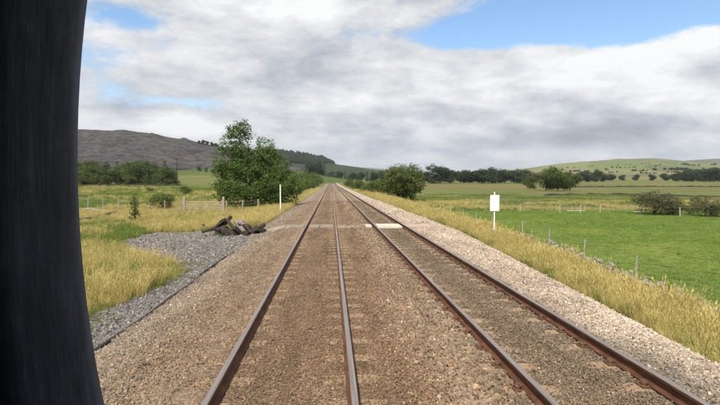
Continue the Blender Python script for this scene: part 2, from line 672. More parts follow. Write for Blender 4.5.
quarry_mat = hill_mat('shaded_scree_mat', [(0.36, (0.022, 0.022, 0.021)), (0.43, (0.048, 0.046, 0.050)), (0.48, (0.082, 0.079, 0.086)), (0.515, (0.042, 0.036, 0.028)), (0.56, (0.098, 0.093, 0.098)), (0.60, (0.062, 0.052, 0.034)), (0.68, (0.046, 0.056, 0.022))],
                      0.010, 0.045, (1, 1, 2.2))  # scree and heather tones, darkened so the colour carries a cloud shadow
moor_mat = hill_mat('moor_mat', [(0.30, (0.020, 0.036, 0.014)), (0.5, (0.030, 0.050, 0.018)), (0.7, (0.055, 0.075, 0.028))], 0.008, 0.05)
fell_mat = hill_mat('fell_mat', [(0.30, (0.09, 0.11, 0.05)), (0.44, (0.14, 0.15, 0.065)), (0.52, (0.24, 0.18, 0.10)), (0.60, (0.15, 0.165, 0.07)), (0.68, (0.20, 0.16, 0.09))], 0.0016, 0.01, field=0.0036)
blue_mat = hill_mat('far_fell_mat', [(0.3, (0.06, 0.08, 0.06)), (0.5, (0.09, 0.11, 0.07)), (0.7, (0.13, 0.13, 0.08))], 0.002, 0.012)
slope_mat = hill_mat('valley_side_mat', [(0.30, (0.05, 0.075, 0.022)), (0.45, (0.070, 0.100, 0.030)), (0.58, (0.105, 0.130, 0.042)), (0.70, (0.15, 0.13, 0.065))], 0.008, 0.05)

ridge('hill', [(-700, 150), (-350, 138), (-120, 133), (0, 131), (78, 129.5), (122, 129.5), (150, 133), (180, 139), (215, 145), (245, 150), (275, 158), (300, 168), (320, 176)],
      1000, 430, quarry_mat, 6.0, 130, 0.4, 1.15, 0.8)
ridge('hill', [(60, 185), (130, 176), (170, 171), (200, 169), (232, 166), (270, 168), (310, 174), (345, 180)], 520, 330, slope_mat, 2.2, 70, 0.25, 1.1)
ridge('hill', [(170, 150), (230, 147), (280, 151), (305, 154), (322, 157), (335, 164), (360, 168), (385, 171), (410, 177)], 1900, 900, moor_mat, 6, 160, 0.4, 1.1)
ridge('hill', [(250, 170), (330, 165), (365, 168), (400, 170), (430, 171), (470, 172), (520, 170), (560, 170), (640, 175)], 5200, 3600, blue_mat, 15, 500, 0.5, 1.0)
ridge('hill', [(440, 178), (480, 173), (520, 169), (550, 165), (585, 161.5), (620, 159), (655, 158), (680, 160.5), (720, 164), (800, 168), (1000, 176)], 2700, 1050, fell_mat, 7, 260, 0.4, 1.05)
ridge('hill', [(600, 172), (660, 163), (690, 160), (720, 158.5), (780, 156), (900, 154), (1100, 158), (1400, 170)], 4300, 2900, blue_mat, 15, 420, 0.5, 1.0)
BV = bvh_now()

# ------------------------------------------------------------------ ballast and track
BALLAST_STOPS = [(-4.6, (0.24, 0.215, 0.19)), (-3.3, (0.285, 0.238, 0.188)), (-2.2, (0.262, 0.200, 0.144)), (-1.4, (0.232, 0.165, 0.112)), (-0.5, (0.205, 0.140, 0.090)), (0.8, (0.225, 0.155, 0.100)),
                 (1.6, (0.285, 0.215, 0.152)), (2.2, (0.225, 0.174, 0.126)), (3.0, (0.195, 0.150, 0.106)), (3.7, (0.20, 0.162, 0.122)), (3.92, (0.21, 0.185, 0.148)), (4.2, (0.43, 0.365, 0.30)), (5.2, (0.48, 0.41, 0.335)), (6.2, (0.42, 0.355, 0.285))]


def ballast_mat(name, per_stone):
    m, t, bs, out = new_mat(name)
    g = t.node('ShaderNodeNewGeometry')
    p = g.outputs['Position']
    s = t.node('ShaderNodeSeparateXYZ'); t.l.new(p, s.inputs[0])
    wob = t.noise(p, 0.6, 5, 0.65)
    xx = t.m('ADD', s.outputs[0], t.m('MULTIPLY', t.m('SUBTRACT', wob, 0.5), 1.1))
    x0, x1 = -5.0, 7.0
    c = t.ramp(t.lin(xx, x0, x1), [((a - x0) / (x1 - x0), k) for a, k in BALLAST_STOPS])
    n = t.noise(p, 28.0, 4, 0.7)
    patch = t.noise(p, 0.35, 4, 0.6)
    c = t.mix(t.m('MULTIPLY', t.smooth(patch, 0.45, 0.75), 0.35), c, (0.26, 0.20, 0.145))
    stain = t.noise(t.mapping(p, (1.6, 0.35, 1)), 0.9, 6, 0.65, 0.4)
    c = t.mix(1.0, c, t.ramp(stain, [(0.30, (0.70, 0.68, 0.68)), (0.5, (1.0, 1.0, 1.0)), (0.70, (1.16, 1.17, 1.20))]), 'MULTIPLY')
    if per_stone:
        oi = t.node('ShaderNodeObjectInfo')
        r = oi.outputs['Random']
        k = t.ramp(r, [(0.0, (0.50, 0.49, 0.48)), (0.25, (0.84, 0.82, 0.80)), (0.5, (0.98, 0.97, 0.95)), (0.8, (1.10, 1.09, 1.08)), (0.965, (1.25, 1.25, 1.25)), (0.985, (2.0, 2.1, 2.2))])
        c = t.mix(1.0, c, k, 'MULTIPLY')
        k2 = t.ramp(t.m('FRACT', t.m('MULTIPLY', r, 37.0)), [(0.0, (0.95, 1.0, 1.06)), (0.4, (1, 1, 1)), (0.8, (1.06, 0.99, 0.90)), (1.0, (1.12, 0.96, 0.82))])
        c = t.mix(1.0, c, k2, 'MULTIPLY')
        c = t.mix(0.35, c, t.ramp(n, [(0.35, (0.55, 0.55, 0.55)), (0.65, (1.35, 1.35, 1.35))]), 'MULTIPLY')
        bump(t, bs, n, 0.35, 0.008)
    else:
        vo = t.node('ShaderNodeTexVoronoi'); vo.inputs['Scale'].default_value = 22
        t.put(vo.inputs['Vector'], p)
        sc = t.node('ShaderNodeSeparateColor'); t.put(sc.inputs[0], vo.outputs['Color'])
        k = t.ramp(sc.outputs[0], [(0.0, (0.55, 0.55, 0.55)), (0.5, (0.9, 0.9, 0.9)), (1.0, (1.3, 1.3, 1.3))])
        c = t.mix(0.9, c, k, 'MULTIPLY')
        bump(t, bs, t.m('SUBTRACT', 1.0, vo.outputs['Distance']), 0.9, 0.03)
    t.put(bs.inputs['Base Color'], c)
    bs.inputs['Roughness'].default_value = 0.9
    return m


bed_mat = ballast_mat('ballast_bed_mat', False)
stone_mat = ballast_mat('ballast_stone_mat', True)
xs = np.concatenate([np.arange(-4.3, -2.0, 0.1), np.arange(-2.0, 3.8, 0.4), np.arange(3.8, 7.0, 0.1)])
ys = np.concatenate([np.arange(-8, 60, 0.5), np.geomspace(60, 900, 90)])
X, Y = np.meshgrid(xs, ys)
# pull the outer columns in to the edge of the stone
XE = np.where(X > 3.8, 3.8 + (X - 3.8) * (xr(Y) - 3.8) / 3.1, X)
XE = np.where(X < -2.0, -2.0 + (X + 2.0) * np.interp(Y, [0, 20, 26, 70, 400], [1.65, 1.65, 2.2, 2.1, 1.9]) / 2.3, XE)
E = np.minimum(np.abs(X - xs[0]), np.abs(X - xs[-1]))
Z = gz(XE, Y) + 0.016 - 0.05 * (E < 0.05) + 0.006 * (np.abs(XE - LT) < 1.5)
bm_, BVv, BQ = grid_mesh('trackbed', XE, Y, Z)
trackbed = link('trackbed', bm_, bed_mat)
tag(trackbed, kind='structure')

# rails
m, t, bs, out = new_mat('rail_rust_mat')
g = t.node('ShaderNodeNewGeometry')
n = t.noise(t.mapping(g.outputs['Position'], (1, 0.25, 1)), 14, 6, 0.65)
t.put(bs.inputs['Base Color'], t.ramp(n, [(0.3, (0.050, 0.024, 0.014)), (0.55, (0.120, 0.052, 0.027)), (0.75, (0.22, 0.10, 0.05))]))
bs.inputs['Roughness'].default_value = 0.8
bump(t, bs, n, 0.3, 0.004)
rust_mat = m
m, t, bs, out = new_mat('rail_head_mat')
g = t.node('ShaderNodeNewGeometry')
n = t.noise(t.mapping(g.outputs['Position'], (8, 0.15, 1)), 4, 5, 0.6)
t.put(bs.inputs['Base Color'], t.ramp(n, [(0.3, (0.23, 0.19, 0.17)), (0.7, (0.40, 0.35, 0.32))]))
bs.inputs['Metallic'].default_value = 0.6
t.put(bs.inputs['Roughness'], t.lin(n, 0.3, 0.7, 0.58, 0.42))
head_mat = m
RAIL_PROF = [(-0.070, -0.159), (0.070, -0.159), (0.070, -0.148), (0.012, -0.128), (0.010, -0.050), (0.035, -0.040), (0.0355, -0.010), (0.026, -0.001),
             (-0.026, -0.001), (-0.0355, -0.010), (-0.035, -0.040), (-0.010, -0.050), (-0.012, -0.128), (-0.070, -0.148)]
RY = np.concatenate([np.arange(-8, 60, 2.0), np.geomspace(60, 820, 70)])


def rail_mesh(x):
    vs, fs, mi = [], [], []
    k = len(RAIL_PROF)
    for y in RY:
        z = float(zt(y))
        vs += [(x + a, y, z + b) for a, b in RAIL_PROF]
    for i in range(len(RY) - 1):
        for j in range(k):
            q = (j + 1) % k
            fs.append((i * k + j, i * k + q, (i + 1) * k + q, (i + 1) * k + j))
            mi.append(1 if j in (6, 7, 8) else 0)
    fs.append(tuple(range(k))); mi.append(0)
    me = bpy.data.meshes.new('rail')
    me.from_pydata(vs, [], fs)
    me.materials.append(rust_mat); me.materials.append(head_mat)
    me.polygons.foreach_set('material_index', mi)
    bm = bmesh.new(); bm.from_mesh(me); bmesh.ops.recalc_face_normals(bm, faces=bm.faces); bm.to_mesh(me); bm.free()
    return me


sleeper_mat = mottled('sleeper_mat', (0.24, 0.16, 0.098), (0.37, 0.27, 0.18), 5, 0.9, 0.5, 0.01)
fasten_mat = mottled('fastening_mat', (0.075, 0.040, 0.026), (0.19, 0.105, 0.066), 20, 0.85, 0.4, 0.004)


def sleeper_mesh():
    b = MB()
    st = [(-1.26, -0.178, 0.12), (-1.05, -0.166, 0.135), (-0.75, -0.161, 0.135), (-0.45, -0.170, 0.13), (0, -0.187, 0.125)]
    st = st + [(-a, z, w) for a, z, w in st[-2::-1]]
    vs, fs = [], []
    for x, z, w in st:
        vs += [(x, -w - 0.02, -0.36), (x, -w, z - 0.018), (x, -w + 0.02, z), (x, w - 0.02, z), (x, w, z - 0.018), (x, w + 0.02, -0.36)]
    for i in range(len(st) - 1):
        for j in range(6):
            q = (j + 1) % 6
            fs.append((i * 6 + j, i * 6 + q, i * 6 + 6 + q, i * 6 + 6 + j))
    fs += [tuple(range(6)), tuple(range(len(st) * 6 - 6, len(st) * 6))[::-1]]
    b.add(vs, fs)
    return b.mesh('sleeper')


def fastening_mesh():
    b = MB()
    b.box((0, 0, -0.160), (0.32, 0.15, 0.014))
    for s in (-1, 1):
        b.box((s * 0.115, 0, -0.135), (0.045, 0.075, 0.045), cham=0.01)
        b.tube([(s * 0.10, -0.055, -0.120), (s * 0.075, -0.03, -0.118), (s * 0.06, 0.0, -0.128), (s * 0.075, 0.03, -0.118), (s * 0.115, 0.055, -0.112)], 0.010, 5)
    return b.mesh('rail_fastening')


SP = 0.70
sl_me, fa_me = sleeper_mesh(), fastening_mesh()
sl_me.materials.append(sleeper_mat); fa_me.materials.append(fasten_mat)
SLEEPER_Y0 = {LT: 3.05, RT: 3.30}
for cx, label in ((LT, 'brown railway track whose sleepers are buried in rusty ballast'), (RT, 'railway track with rusty rails beside the straw coloured grass bank')):
    root = empty('railway_track', (cx, 0, 0))
    tag(root, label, 'railway track', 'the two parallel tracks')
    for s in (-1, 1):
        link('rail', rail_mesh(s * G), None, root)
    for i in range(150):
        y = SLEEPER_Y0[cx] + i * SP + random.uniform(-0.015, 0.015)
        so = link('sleeper', sl_me, None, root, (random.uniform(-0.015, 0.015), y, -0.012 + float(zt(y))), (0, 0, random.uniform(-0.008, 0.008)))
        if i < 40 and cx == RT:      # the other track's fastenings lie under the stone
            for s in (-1, 1):
                link('rail_fastening', fa_me, None, so, (s * G, 0, 0.012))

# ---- loose stones: real stones scattered as points
COLL = {}


def source_collection(name, meshes):
    c = bpy.data.collections.new(name)
    for k, me in enumerate(meshes):
        c.objects.link(bpy.data.objects.new('%s_%02d' % (name, k), me))
    COLL[name] = (c, len(meshes))
    # one geometry-node tree per kind of piece
    ng = bpy.data.node_groups.new('scatter_' + name, 'GeometryNodeTree')
    ng.interface.new_socket('Geometry', in_out='INPUT', socket_type='NodeSocketGeometry')
    ng.interface.new_socket('Geometry', in_out='OUTPUT', socket_type='NodeSocketGeometry')
    n, l = ng.nodes, ng.links
    gi, go = n.new('NodeGroupInput'), n.new('NodeGroupOutput')
    ci = n.new('GeometryNodeCollectionInfo')
    ci.inputs['Collection'].default_value = c
    ci.inputs['Separate Children'].default_value = True
    ci.inputs['Reset Children'].default_value = True
    iop = n.new('GeometryNodeInstanceOnPoints')
    iop.inputs['Pick Instance'].default_value = True

    def na(nm, ty):
        a = n.new('GeometryNodeInputNamedAttribute')
        a.data_type = ty
        a.inputs['Name'].default_value = nm
        return a.outputs['Attribute']
    er = n.new('FunctionNodeEulerToRotation')
    l.new(na('rot', 'FLOAT_VECTOR'), er.inputs[0])
    l.new(gi.outputs[0], iop.inputs['Points'])
    l.new(ci.outputs[0], iop.inputs['Instance'])
    l.new(na('pick', 'INT'), iop.inputs['Instance Index'])
    l.new(er.outputs[0], iop.inputs['Rotation'])
    l.new(na('size', 'FLOAT_VECTOR'), iop.inputs['Scale'])
    l.new(iop.outputs[0], go.inputs[0])
    COLL[name] = (c, len(meshes), ng)


def scatter(name, source, P, rot, size, label=None, parent=None):
    c, n, ng = COLL[source]
    me = bpy.data.meshes.new(name)
    P = np.asarray(P, np.float32)
    me.vertices.add(len(P))
    me.vertices.foreach_set('co', P.ravel())
    a = me.attributes.new('rot', 'FLOAT_VECTOR', 'POINT'); a.data.foreach_set('vector', np.asarray(rot, np.float32).ravel())
    size = np.asarray(size, np.float32)
    if size.ndim == 1: size = np.repeat(size[:, None], 3, 1)
    a = me.attributes.new('size', 'FLOAT_VECTOR', 'POINT'); a.data.foreach_set('vector', np.ascontiguousarray(size).ravel())
    a = me.attributes.new('pick', 'INT', 'POINT'); a.data.foreach_set('value', rng.integers(0, n, len(P)).astype(np.int32))
    o = link(name, me, None, parent)
    md = o.modifiers.new('scatter', 'NODES')
    md.node_group = ng
    tag(o, label, kind='stuff')
    return o


def hull_mesh(name, seed, pts=11, flat=0.75):
    r = random.Random(seed)
    bm = bmesh.new()
    for _ in range(pts):
        v = Vector((r.gauss(0, 1), r.gauss(0, 1), r.gauss(0, 1))).normalized() * r.uniform(0.8, 1.05)
        bm.verts.new((v.x * r.uniform(.85, 1.2), v.y, v.z * flat))
    res = bmesh.ops.convex_hull(bm, input=bm.verts)
    bmesh.ops.delete(bm, geom=[e for e in res['geom_interior'] if isinstance(e, bmesh.types.BMVert)], context='VERTS')
    bmesh.ops.recalc_face_normals(bm, faces=bm.faces)
    me = bpy.data.meshes.new(name)
    bm.to_mesh(me); bm.free()
    return me


stones = [hull_mesh('stone', 40 + i, 11 + i % 4) for i in range(9)]
for s in stones: s.materials.append(stone_mat)
source_collection('ballast_stone', stones)


def strip_points(y0, y1, dens, xa=-4.4, xb=6.7):
    n = int((y1 - y0) * (xb - xa) * dens)
    return np.stack([rng.uniform(xa, xb, n), rng.uniform(y0, y1, n)], 1)


PP = []
for y0, y1, d in ((4.2, 8, 2300), (8, 12, 1500), (12, 17, 800), (17, 25, 330), (25, 38, 130), (38, 60, 50)):
    q = strip_points(y0, y1, d)
    PP.append(q)
PQ = np.concatenate(PP)
x, y = PQ[:, 0], PQ[:, 1]
vis = np.abs(x - 0.06 * y) < 0.80 * y + 0.4                 # what the photo could show, with a margin
left_edge = -3.62 - 0.25 * sstep(20, 26, y)
ok = vis & (x < xr(y) + 0.10 * vnoise(x, y, 0.6, 2) + 0.05) & (x > left_edge + 0.10 * vnoise(x, y, 0.5, 3))
dr = np.min(np.abs(x[:, None] - np.array(RAILS)[None, :]), 1)
ok &= dr > 0.082
# sleepers keep part of their tops clear
onS = np.zeros(len(x), bool)
for cx in (LT, RT):
    ph = (y - SLEEPER_Y0[cx] + SP / 2) % SP - SP / 2
    s = (np.abs(ph) < 0.135) & (np.abs(x - cx) < 1.28)
    keep = 0.62 if cx == LT else 0.60
    near_rail = dr < 0.34
    keepv = np.where(near_rail, keep * (0.9 if cx == LT else 0.22), keep)
    ok &= ~s | (rng.random(len(x)) < keepv)
    onS |= s
ok &= ~((np.abs(y - 25.5) < 1.15) & (rng.random(len(x)) < 0.55))      # the crossing
x, y, onS, dr = x[ok], y[ok], onS[ok], dr[ok]
r0 = 0.0185 * np.exp(rng.normal(0, 0.28, len(x)))
inL = (np.abs(x - LT) < 1.25); inR = np.abs(x - RT) < 0.75
r0 *= np.where(inL, 0.68, np.where(inR, 0.72, np.where(np.abs(x - 1.2) < 1.1, 0.75 + 0.40 * sstep(0.6, 1.7, x), 0.84)))
r0 *= np.where(x > 4.3, 1.25, 1.0)
r0 *= np.interp(y, [5, 14, 22, 36, 60], [1.0, 1.05, 1.3, 1.7, 2.3])
z = gz(x, y) + 0.016 + r0 * rng.uniform(-0.1, 0.75, len(x))
z = np.where(onS, np.maximum(z, -0.178 + r0 * 0.35), z)
z += np.where(~onS & (np.abs(x - 1.2) < 2.6), 0.012, 0) - np.where(inL & ~onS, r0 * 0.3, 0)
scatter('ballast_stones', 'ballast_stone', np.stack([x, y, z], 1), rng.uniform(0, 6.28, (len(x), 3)), r0,
        'loose brown and grey ballast stones around both tracks')
print('ballast stones', len(x))

# grey stone of the pad on the left
m, t, bs, out = new_mat('grey_gravel_mat')
oi = t.node('ShaderNodeObjectInfo')
t.put(bs.inputs['Base Color'], t.ramp(oi.outputs['Random'], [(0, (0.075, 0.07, 0.068)), (0.5, (0.185, 0.172, 0.166)), (0.8, (0.27, 0.245, 0.225)), (0.93, (0.31, 0.26, 0.20)), (1.0, (0.46, 0.43, 0.40))]))
gst = [hull_mesh('gravel_stone', 80 + i, 11) for i in range(6)]
for s in gst: s.materials.append(m)
source_collection('gravel_stone', gst)
n = 110000
yy = 5 + 24 * rng.random(n) ** 1.25
q = np.stack([rng.uniform(-11.5, -3.0, n), yy], 1)
ok = (gravel_at(q[:, 0], q[:, 1]) | ((q[:, 0] < -2.9) & (q[:, 0] > -3.9) & (q[:, 1] < 22) & (rng.random(n) < 0.30 * (-2.9 - q[:, 0])))) & (np.abs(q[:, 0] - 0.06 * q[:, 1]) < 0.80 * q[:, 1] + 0.4)
x, y = q[ok, 0], q[ok, 1]
r0 = 0.0165 * np.exp(rng.normal(0, 0.36, len(x))) * np.interp(y, [5, 14, 30], [1, 1.15, 1.7])
scatter('gravel', 'gravel_stone', np.stack([x, y, gz(x, y) - 0.02 + r0 * 0.3], 1), rng.uniform(0, 6.28, (len(x), 3)), r0, 'grey loose gravel spread beside the left track')

# ------------------------------------------------------------------ grass


def tuft_mesh(name, seed, blades, h, spread, lean, width, seedheads=False):
    r = np.random.default_rng(seed)
    V = []
    for _ in range(blades):
        a = r.uniform(0, 2 * math.pi); rad = spread * math.sqrt(r.random())
        b = np.array([math.cos(a) * rad, math.sin(a) * rad, -0.02])
        hh = h * r.uniform(0.55, 1.1)
        la = r.uniform(0, 2 * math.pi)
        ld = np.array([math.cos(la), math.sin(la), 0]) * lean * r.uniform(0.2, 1.2) * hh + b * np.array([.8, .8, 0])
        wd = np.array([-math.sin(la + r.normal(0, .6)), math.cos(la), 0]) * width * r.uniform(0.7, 1.3)
        prev, pw = b, 1.0
        for k, tt in enumerate((0.45, 0.8, 1.0)):
            p = b + np.array([0, 0, hh]) * (tt - 0.18 * lean * tt * tt) + ld * tt ** 1.8
            w = (0.85, 0.55, 0.1)[k]
            V.append([prev - wd * pw, prev + wd * pw, p + wd * w, p - wd * w])
            prev, pw = p, w
        if seedheads and r.random() < 0.45:
            d = np.array([0, 0, 1.0]) * 0.11 * hh + ld * 0.12
            V.append([prev - wd * 0.4, prev + d * 0.5 + wd * 2.0, prev + d * 1.2, prev + d * 0.5 - wd * 2.0])
    return quad_cloud(name, np.array(V))


def grass_mat(name, stops, trans=0.3):
    m, t, bs, out = new_mat(name)
    oi = t.node('ShaderNodeObjectInfo')
    g = t.node('ShaderNodeNewGeometry')
    n = t.noise(g.outputs['Position'], 0.8, 4, 0.6)
    f = t.m('ADD', t.m('ADD', t.m('MULTIPLY', oi.outputs['Random'], 0.3), t.m('MULTIPLY', g.outputs['Random Per Island'], 0.3)), t.m('MULTIPLY', n, 0.4))
    c = t.ramp(f, stops)
    t.put(bs.inputs['Base Color'], c)
    bs.inputs['Roughness'].default_value = 0.7
    tr = t.node('ShaderNodeBsdfTranslucent'); t.put(tr.inputs[0], c)
    mx = t.node('ShaderNodeMixShader'); mx.inputs[0].default_value = trans
    t.l.new(bs.outputs[0], mx.inputs[1]); t.l.new(tr.outputs[0], mx.inputs[2]); t.l.new(mx.outputs[0], out.inputs[0])
    return m


straw_mat = grass_mat('straw_grass_mat', [(0.2, (0.30, 0.265, 0.09)), (0.42, (0.47, 0.385, 0.13)), (0.62, (0.60, 0.49, 0.20)), (0.85, (0.70, 0.62, 0.34))])
rough_mat = grass_mat('rough_grass_mat', [(0.2, (0.09, 0.15, 0.025)), (0.5, (0.16, 0.23, 0.045)), (0.7, (0.26, 0.28, 0.07)), (0.9, (0.40, 0.34, 0.12))])
mead_mat = grass_mat('meadow_grass_mat', [(0.2, (0.125, 0.195, 0.034)), (0.5, (0.185, 0.270, 0.052)), (0.8, (0.265, 0.345, 0.085))])
ms = [tuft_mesh('straw_tuft', 100 + i, 46, 0.55, 0.14, 0.55, 0.0042, True) for i in range(5)]
for k in ms: k.materials.append(straw_mat)
source_collection('straw_tuft', ms)
ms = [tuft_mesh('rough_tuft', 120 + i, 40, 0.36, 0.15, 0.6, 0.0055) for i in range(5)]
for k in ms: k.materials.append(rough_mat)
source_collection('rough_tuft', ms)
ms = [tuft_mesh('meadow_tuft', 140 + i, 30, 0.085, 0.13, 0.7, 0.005) for i in range(4)]
for k in ms: k.materials.append(mead_mat)
source_collection('meadow_tuft', ms)


def in_view(x, y, m=0.80):
    return np.abs(x - 0.06 * y) < m * y + 0.6


def lay_grass(name, source, n, xr_, yr_, cond, size, label, power=1.6):
    x = rng.uniform(xr_[0], xr_[1], n); y = yr_[0] + (yr_[1] - yr_[0]) * rng.random(n) ** power
    ok = in_view(x, y) & cond(x, y)
    x, y = x[ok], y[ok]
    s = size(x, y) * np.exp(rng.normal(0, 0.22, len(x)))
    far = np.interp(y, [8, 25, 70, 120], [1, 1.15, 1.6, 2.2])
    S = np.stack([s * far, s * far, s * (0.85 + 0.3 * rng.random(len(x)))], 1)
    rot = np.stack([rng.normal(0, .1, len(x)), rng.normal(0, .1, len(x)), rng.uniform(0, 6.28, len(x))], 1)
    print(name, len(x))
    return scatter(name, source, np.stack([x, y, gz(x, y) - 0.03], 1), rot, S, label)


rnd = lambda x: rng.random(len(x))
TZx, TZy = hit(236, 235).x, hit(236, 235).y
lay_grass('straw_grass', 'straw_tuft', 46000, (5.0, 14), (4, 130),
          lambda x, y: (x > xr(y) + 0.02 + 0.15 * vnoise(x, y, 0.7, 1) + 0.1 * rnd(x)) & (x < xf(y) + 0.1) & (rnd(x) < 0.40 + 0.60 * dry_at(x, y)),
          lambda x, y: np.interp(x - xr(y), [0, 0.8, 2.0], [0.38, 0.72, 0.85]) * np.interp(xf(y) - x, [0, 1.1, 2.1], [0.22, 0.34, 1.0]) * (1 + 0.28 * vnoise(x, y, 1.8, 6)), 'tall straw coloured grass on the bank right of the tracks')
lay_grass('straw_grass', 'straw_tuft', 60000, (-26, -3.5), (8, 70),
          lambda x, y: ~gravel_at(x, y) & (x < np.interp(y, [0, 26, 32], [-4.3, -4.3, -4.12])) & (rnd(x) < (dry_at(x, y) - 0.25) * 0.95),
          lambda x, y: 0.60 * (1 + 0.35 * vnoise(x, y, 1.5, 6)), 'straw coloured grass around the gravel pad on the left')
lay_grass('rough_grass', 'rough_tuft', 50000, (-34, -3.5), (8, 80),
          lambda x, y: ~gravel_at(x, y) & (x < np.interp(y, [0, 26, 32], [-4.3, -4.3, -4.12])) & (rnd(x) < 0.25 + (1.05 - dry_at(x, y)) * 0.7),
          lambda x, y: 0.65 * (1 + 0.3 * vnoise(x, y, 1.5, 6)), 'rough green grass on the left of the railway')
lay_grass('rough_grass', 'rough_tuft', 22000, (5.0, 14), (4, 130),
          lambda x, y: (x > xr(y) + 0.1) & (x < xf(y) + 0.1) & (rnd(x) < 0.32 + 0.4 * vnoise(x, y, 2.5, 4)),
          lambda x, y: 0.85 * np.interp(xf(y) - x, [0, 1.1, 2.0], [0.3, 0.45, 1.0]), 'green grass low among the straw on the right bank')
lay_grass('meadow_grass', 'meadow_tuft', 60000, (9, 45), (9, 58),
          lambda x, y: field_at(x, y) > 0.5, lambda x, y: 1.0 + 0.25 * vnoise(x, y, 3, 6), 'short bright green grass of the grazed meadow', 1.4)
lay_grass('rough_grass', 'rough_tuft', 9000, (12, 75), (50, 130),
          lambda x, y: (field_at(x, y) < 0.3) & (vnoise(x, y, 8, 2) > 0.0), lambda x, y: 0.9 + 0 * x, 'rushy rough grass beyond the bright meadow', 1.2)
lay_grass('rough_grass', 'rough_tuft', 16000, (-95, -9), (70, 175),
          lambda x, y: (x < -9) & (vnoise(x, y, 9, 5) + 0.5 * vnoise(x, y, 3, 2) > -0.15), lambda x, y: 1.1 + 0.3 * vnoise(x, y, 7, 6), 'rough tussocky grass of the left pasture towards the wood', 1.2)
lay_grass('straw_grass', 'straw_tuft', 7000, (-95, -9), (60, 175),
          lambda x, y: (x < -9) & (vnoise(x, y, 11, 8) > 0.1), lambda x, y: 0.85 + 0 * x, 'patches of straw coloured grass in the left pasture', 1.2)
lay_grass('straw_grass', 'straw_tuft', 9000, (12, 75), (53, 84),
          lambda x, y: (field_at(x, y) < 0.4) & (vnoise(x, y, 6, 5) + 0.4 * vnoise(x, y, 2, 7) > 0.05), lambda x, y: 0.55 + 0 * x, 'straw coloured rushes beyond the far edge of the bright meadow', 1.1)
lay_grass('rough_grass', 'rough_tuft', 2500, (10, 45), (10, 54),
          lambda x, y: (field_at(x, y) > 0.6) & (vnoise(x, y, 2.6, 12) + 0.5 * vnoise(x, y, 0.9, 13) > 0.62), lambda x, y: 0.42 + 0 * x, 'tufts of longer grass dotted over the bright meadow', 1.0)
lay_grass('rough_grass', 'rough_tuft', 1500, (-6.6, -2.6), (22.5, 27),
          lambda x, y: (np.hypot((x - TZx) / 1.9, (y - TZy - 1.0) / 0.3) < 1) & (vnoise(x, y, 0.5, 3) > -0.1), lambda x, y: 0.6 + 0 * x, 'weeds growing round the foot of the timber heap', 1.0)
lay_grass('straw_grass', 'straw_tuft', 7000, (-7.2, -3.95), (30, 190),
          lambda x, y: x < -4.12 + 0.1 * vnoise(x, y, 1, 2), lambda x, y: 0.7 + 0 * x, 'strip of straw coloured grass between the left ballast and the bushes', 1.3)
# sparse weeds in the gravel
lay_grass('weeds', 'rough_tuft', 5200, (-6.6, -3.7), (6, 24), lambda x, y: gravel_at(x, y) & (y < 17) & (vnoise(x, y, 1.1, 3) + 0.45 * vnoise(x, y, 0.4, 5) + 0.25 * (-x - 5) > 0.22), lambda x, y: 0.26 + 0 * x, 'small green weeds growing through the grey gravel', 1.0)

# ------------------------------------------------------------------ trees and bushes
bark_mat = mottled('bark_mat', (0.06, 0.045, 0.032), (0.15, 0.12, 0.09), 6, 0.95, 0.6, 0.02, (1, 1, 0.3))
leaf_near = foliage_mat('leaf_near_mat', (0.045, 0.080, 0.016), (0.088, 0.140, 0.030), (0.16, 0.215, 0.055), 0.36)
leaf_olive = foliage_mat('leaf_olive_mat', (0.068, 0.100, 0.026), (0.120, 0.160, 0.042), (0.195, 0.23, 0.072), 0.38)
leaf_dark = foliage_mat('leaf_dark_mat', (0.028, 0.046, 0.015), (0.048, 0.078, 0.022), (0.085, 0.12, 0.034), 0.28)
leaf_wood = foliage_mat('leaf_wood_mat', (0.050, 0.076, 0.022), (0.092, 0.128, 0.034), (0.155, 0.19, 0.056), 0.34)
leaf_far = foliage_mat('leaf_far_mat', (0.026, 0.042, 0.020), (0.042, 0.064, 0.027), (0.070, 0.095, 0.040), 0.25)
leaf_thorn = foliage_mat('leaf_thorn_mat', (0.075, 0.080, 0.038), (0.115, 0.120, 0.054), (0.17, 0.17, 0.08), 0.3)


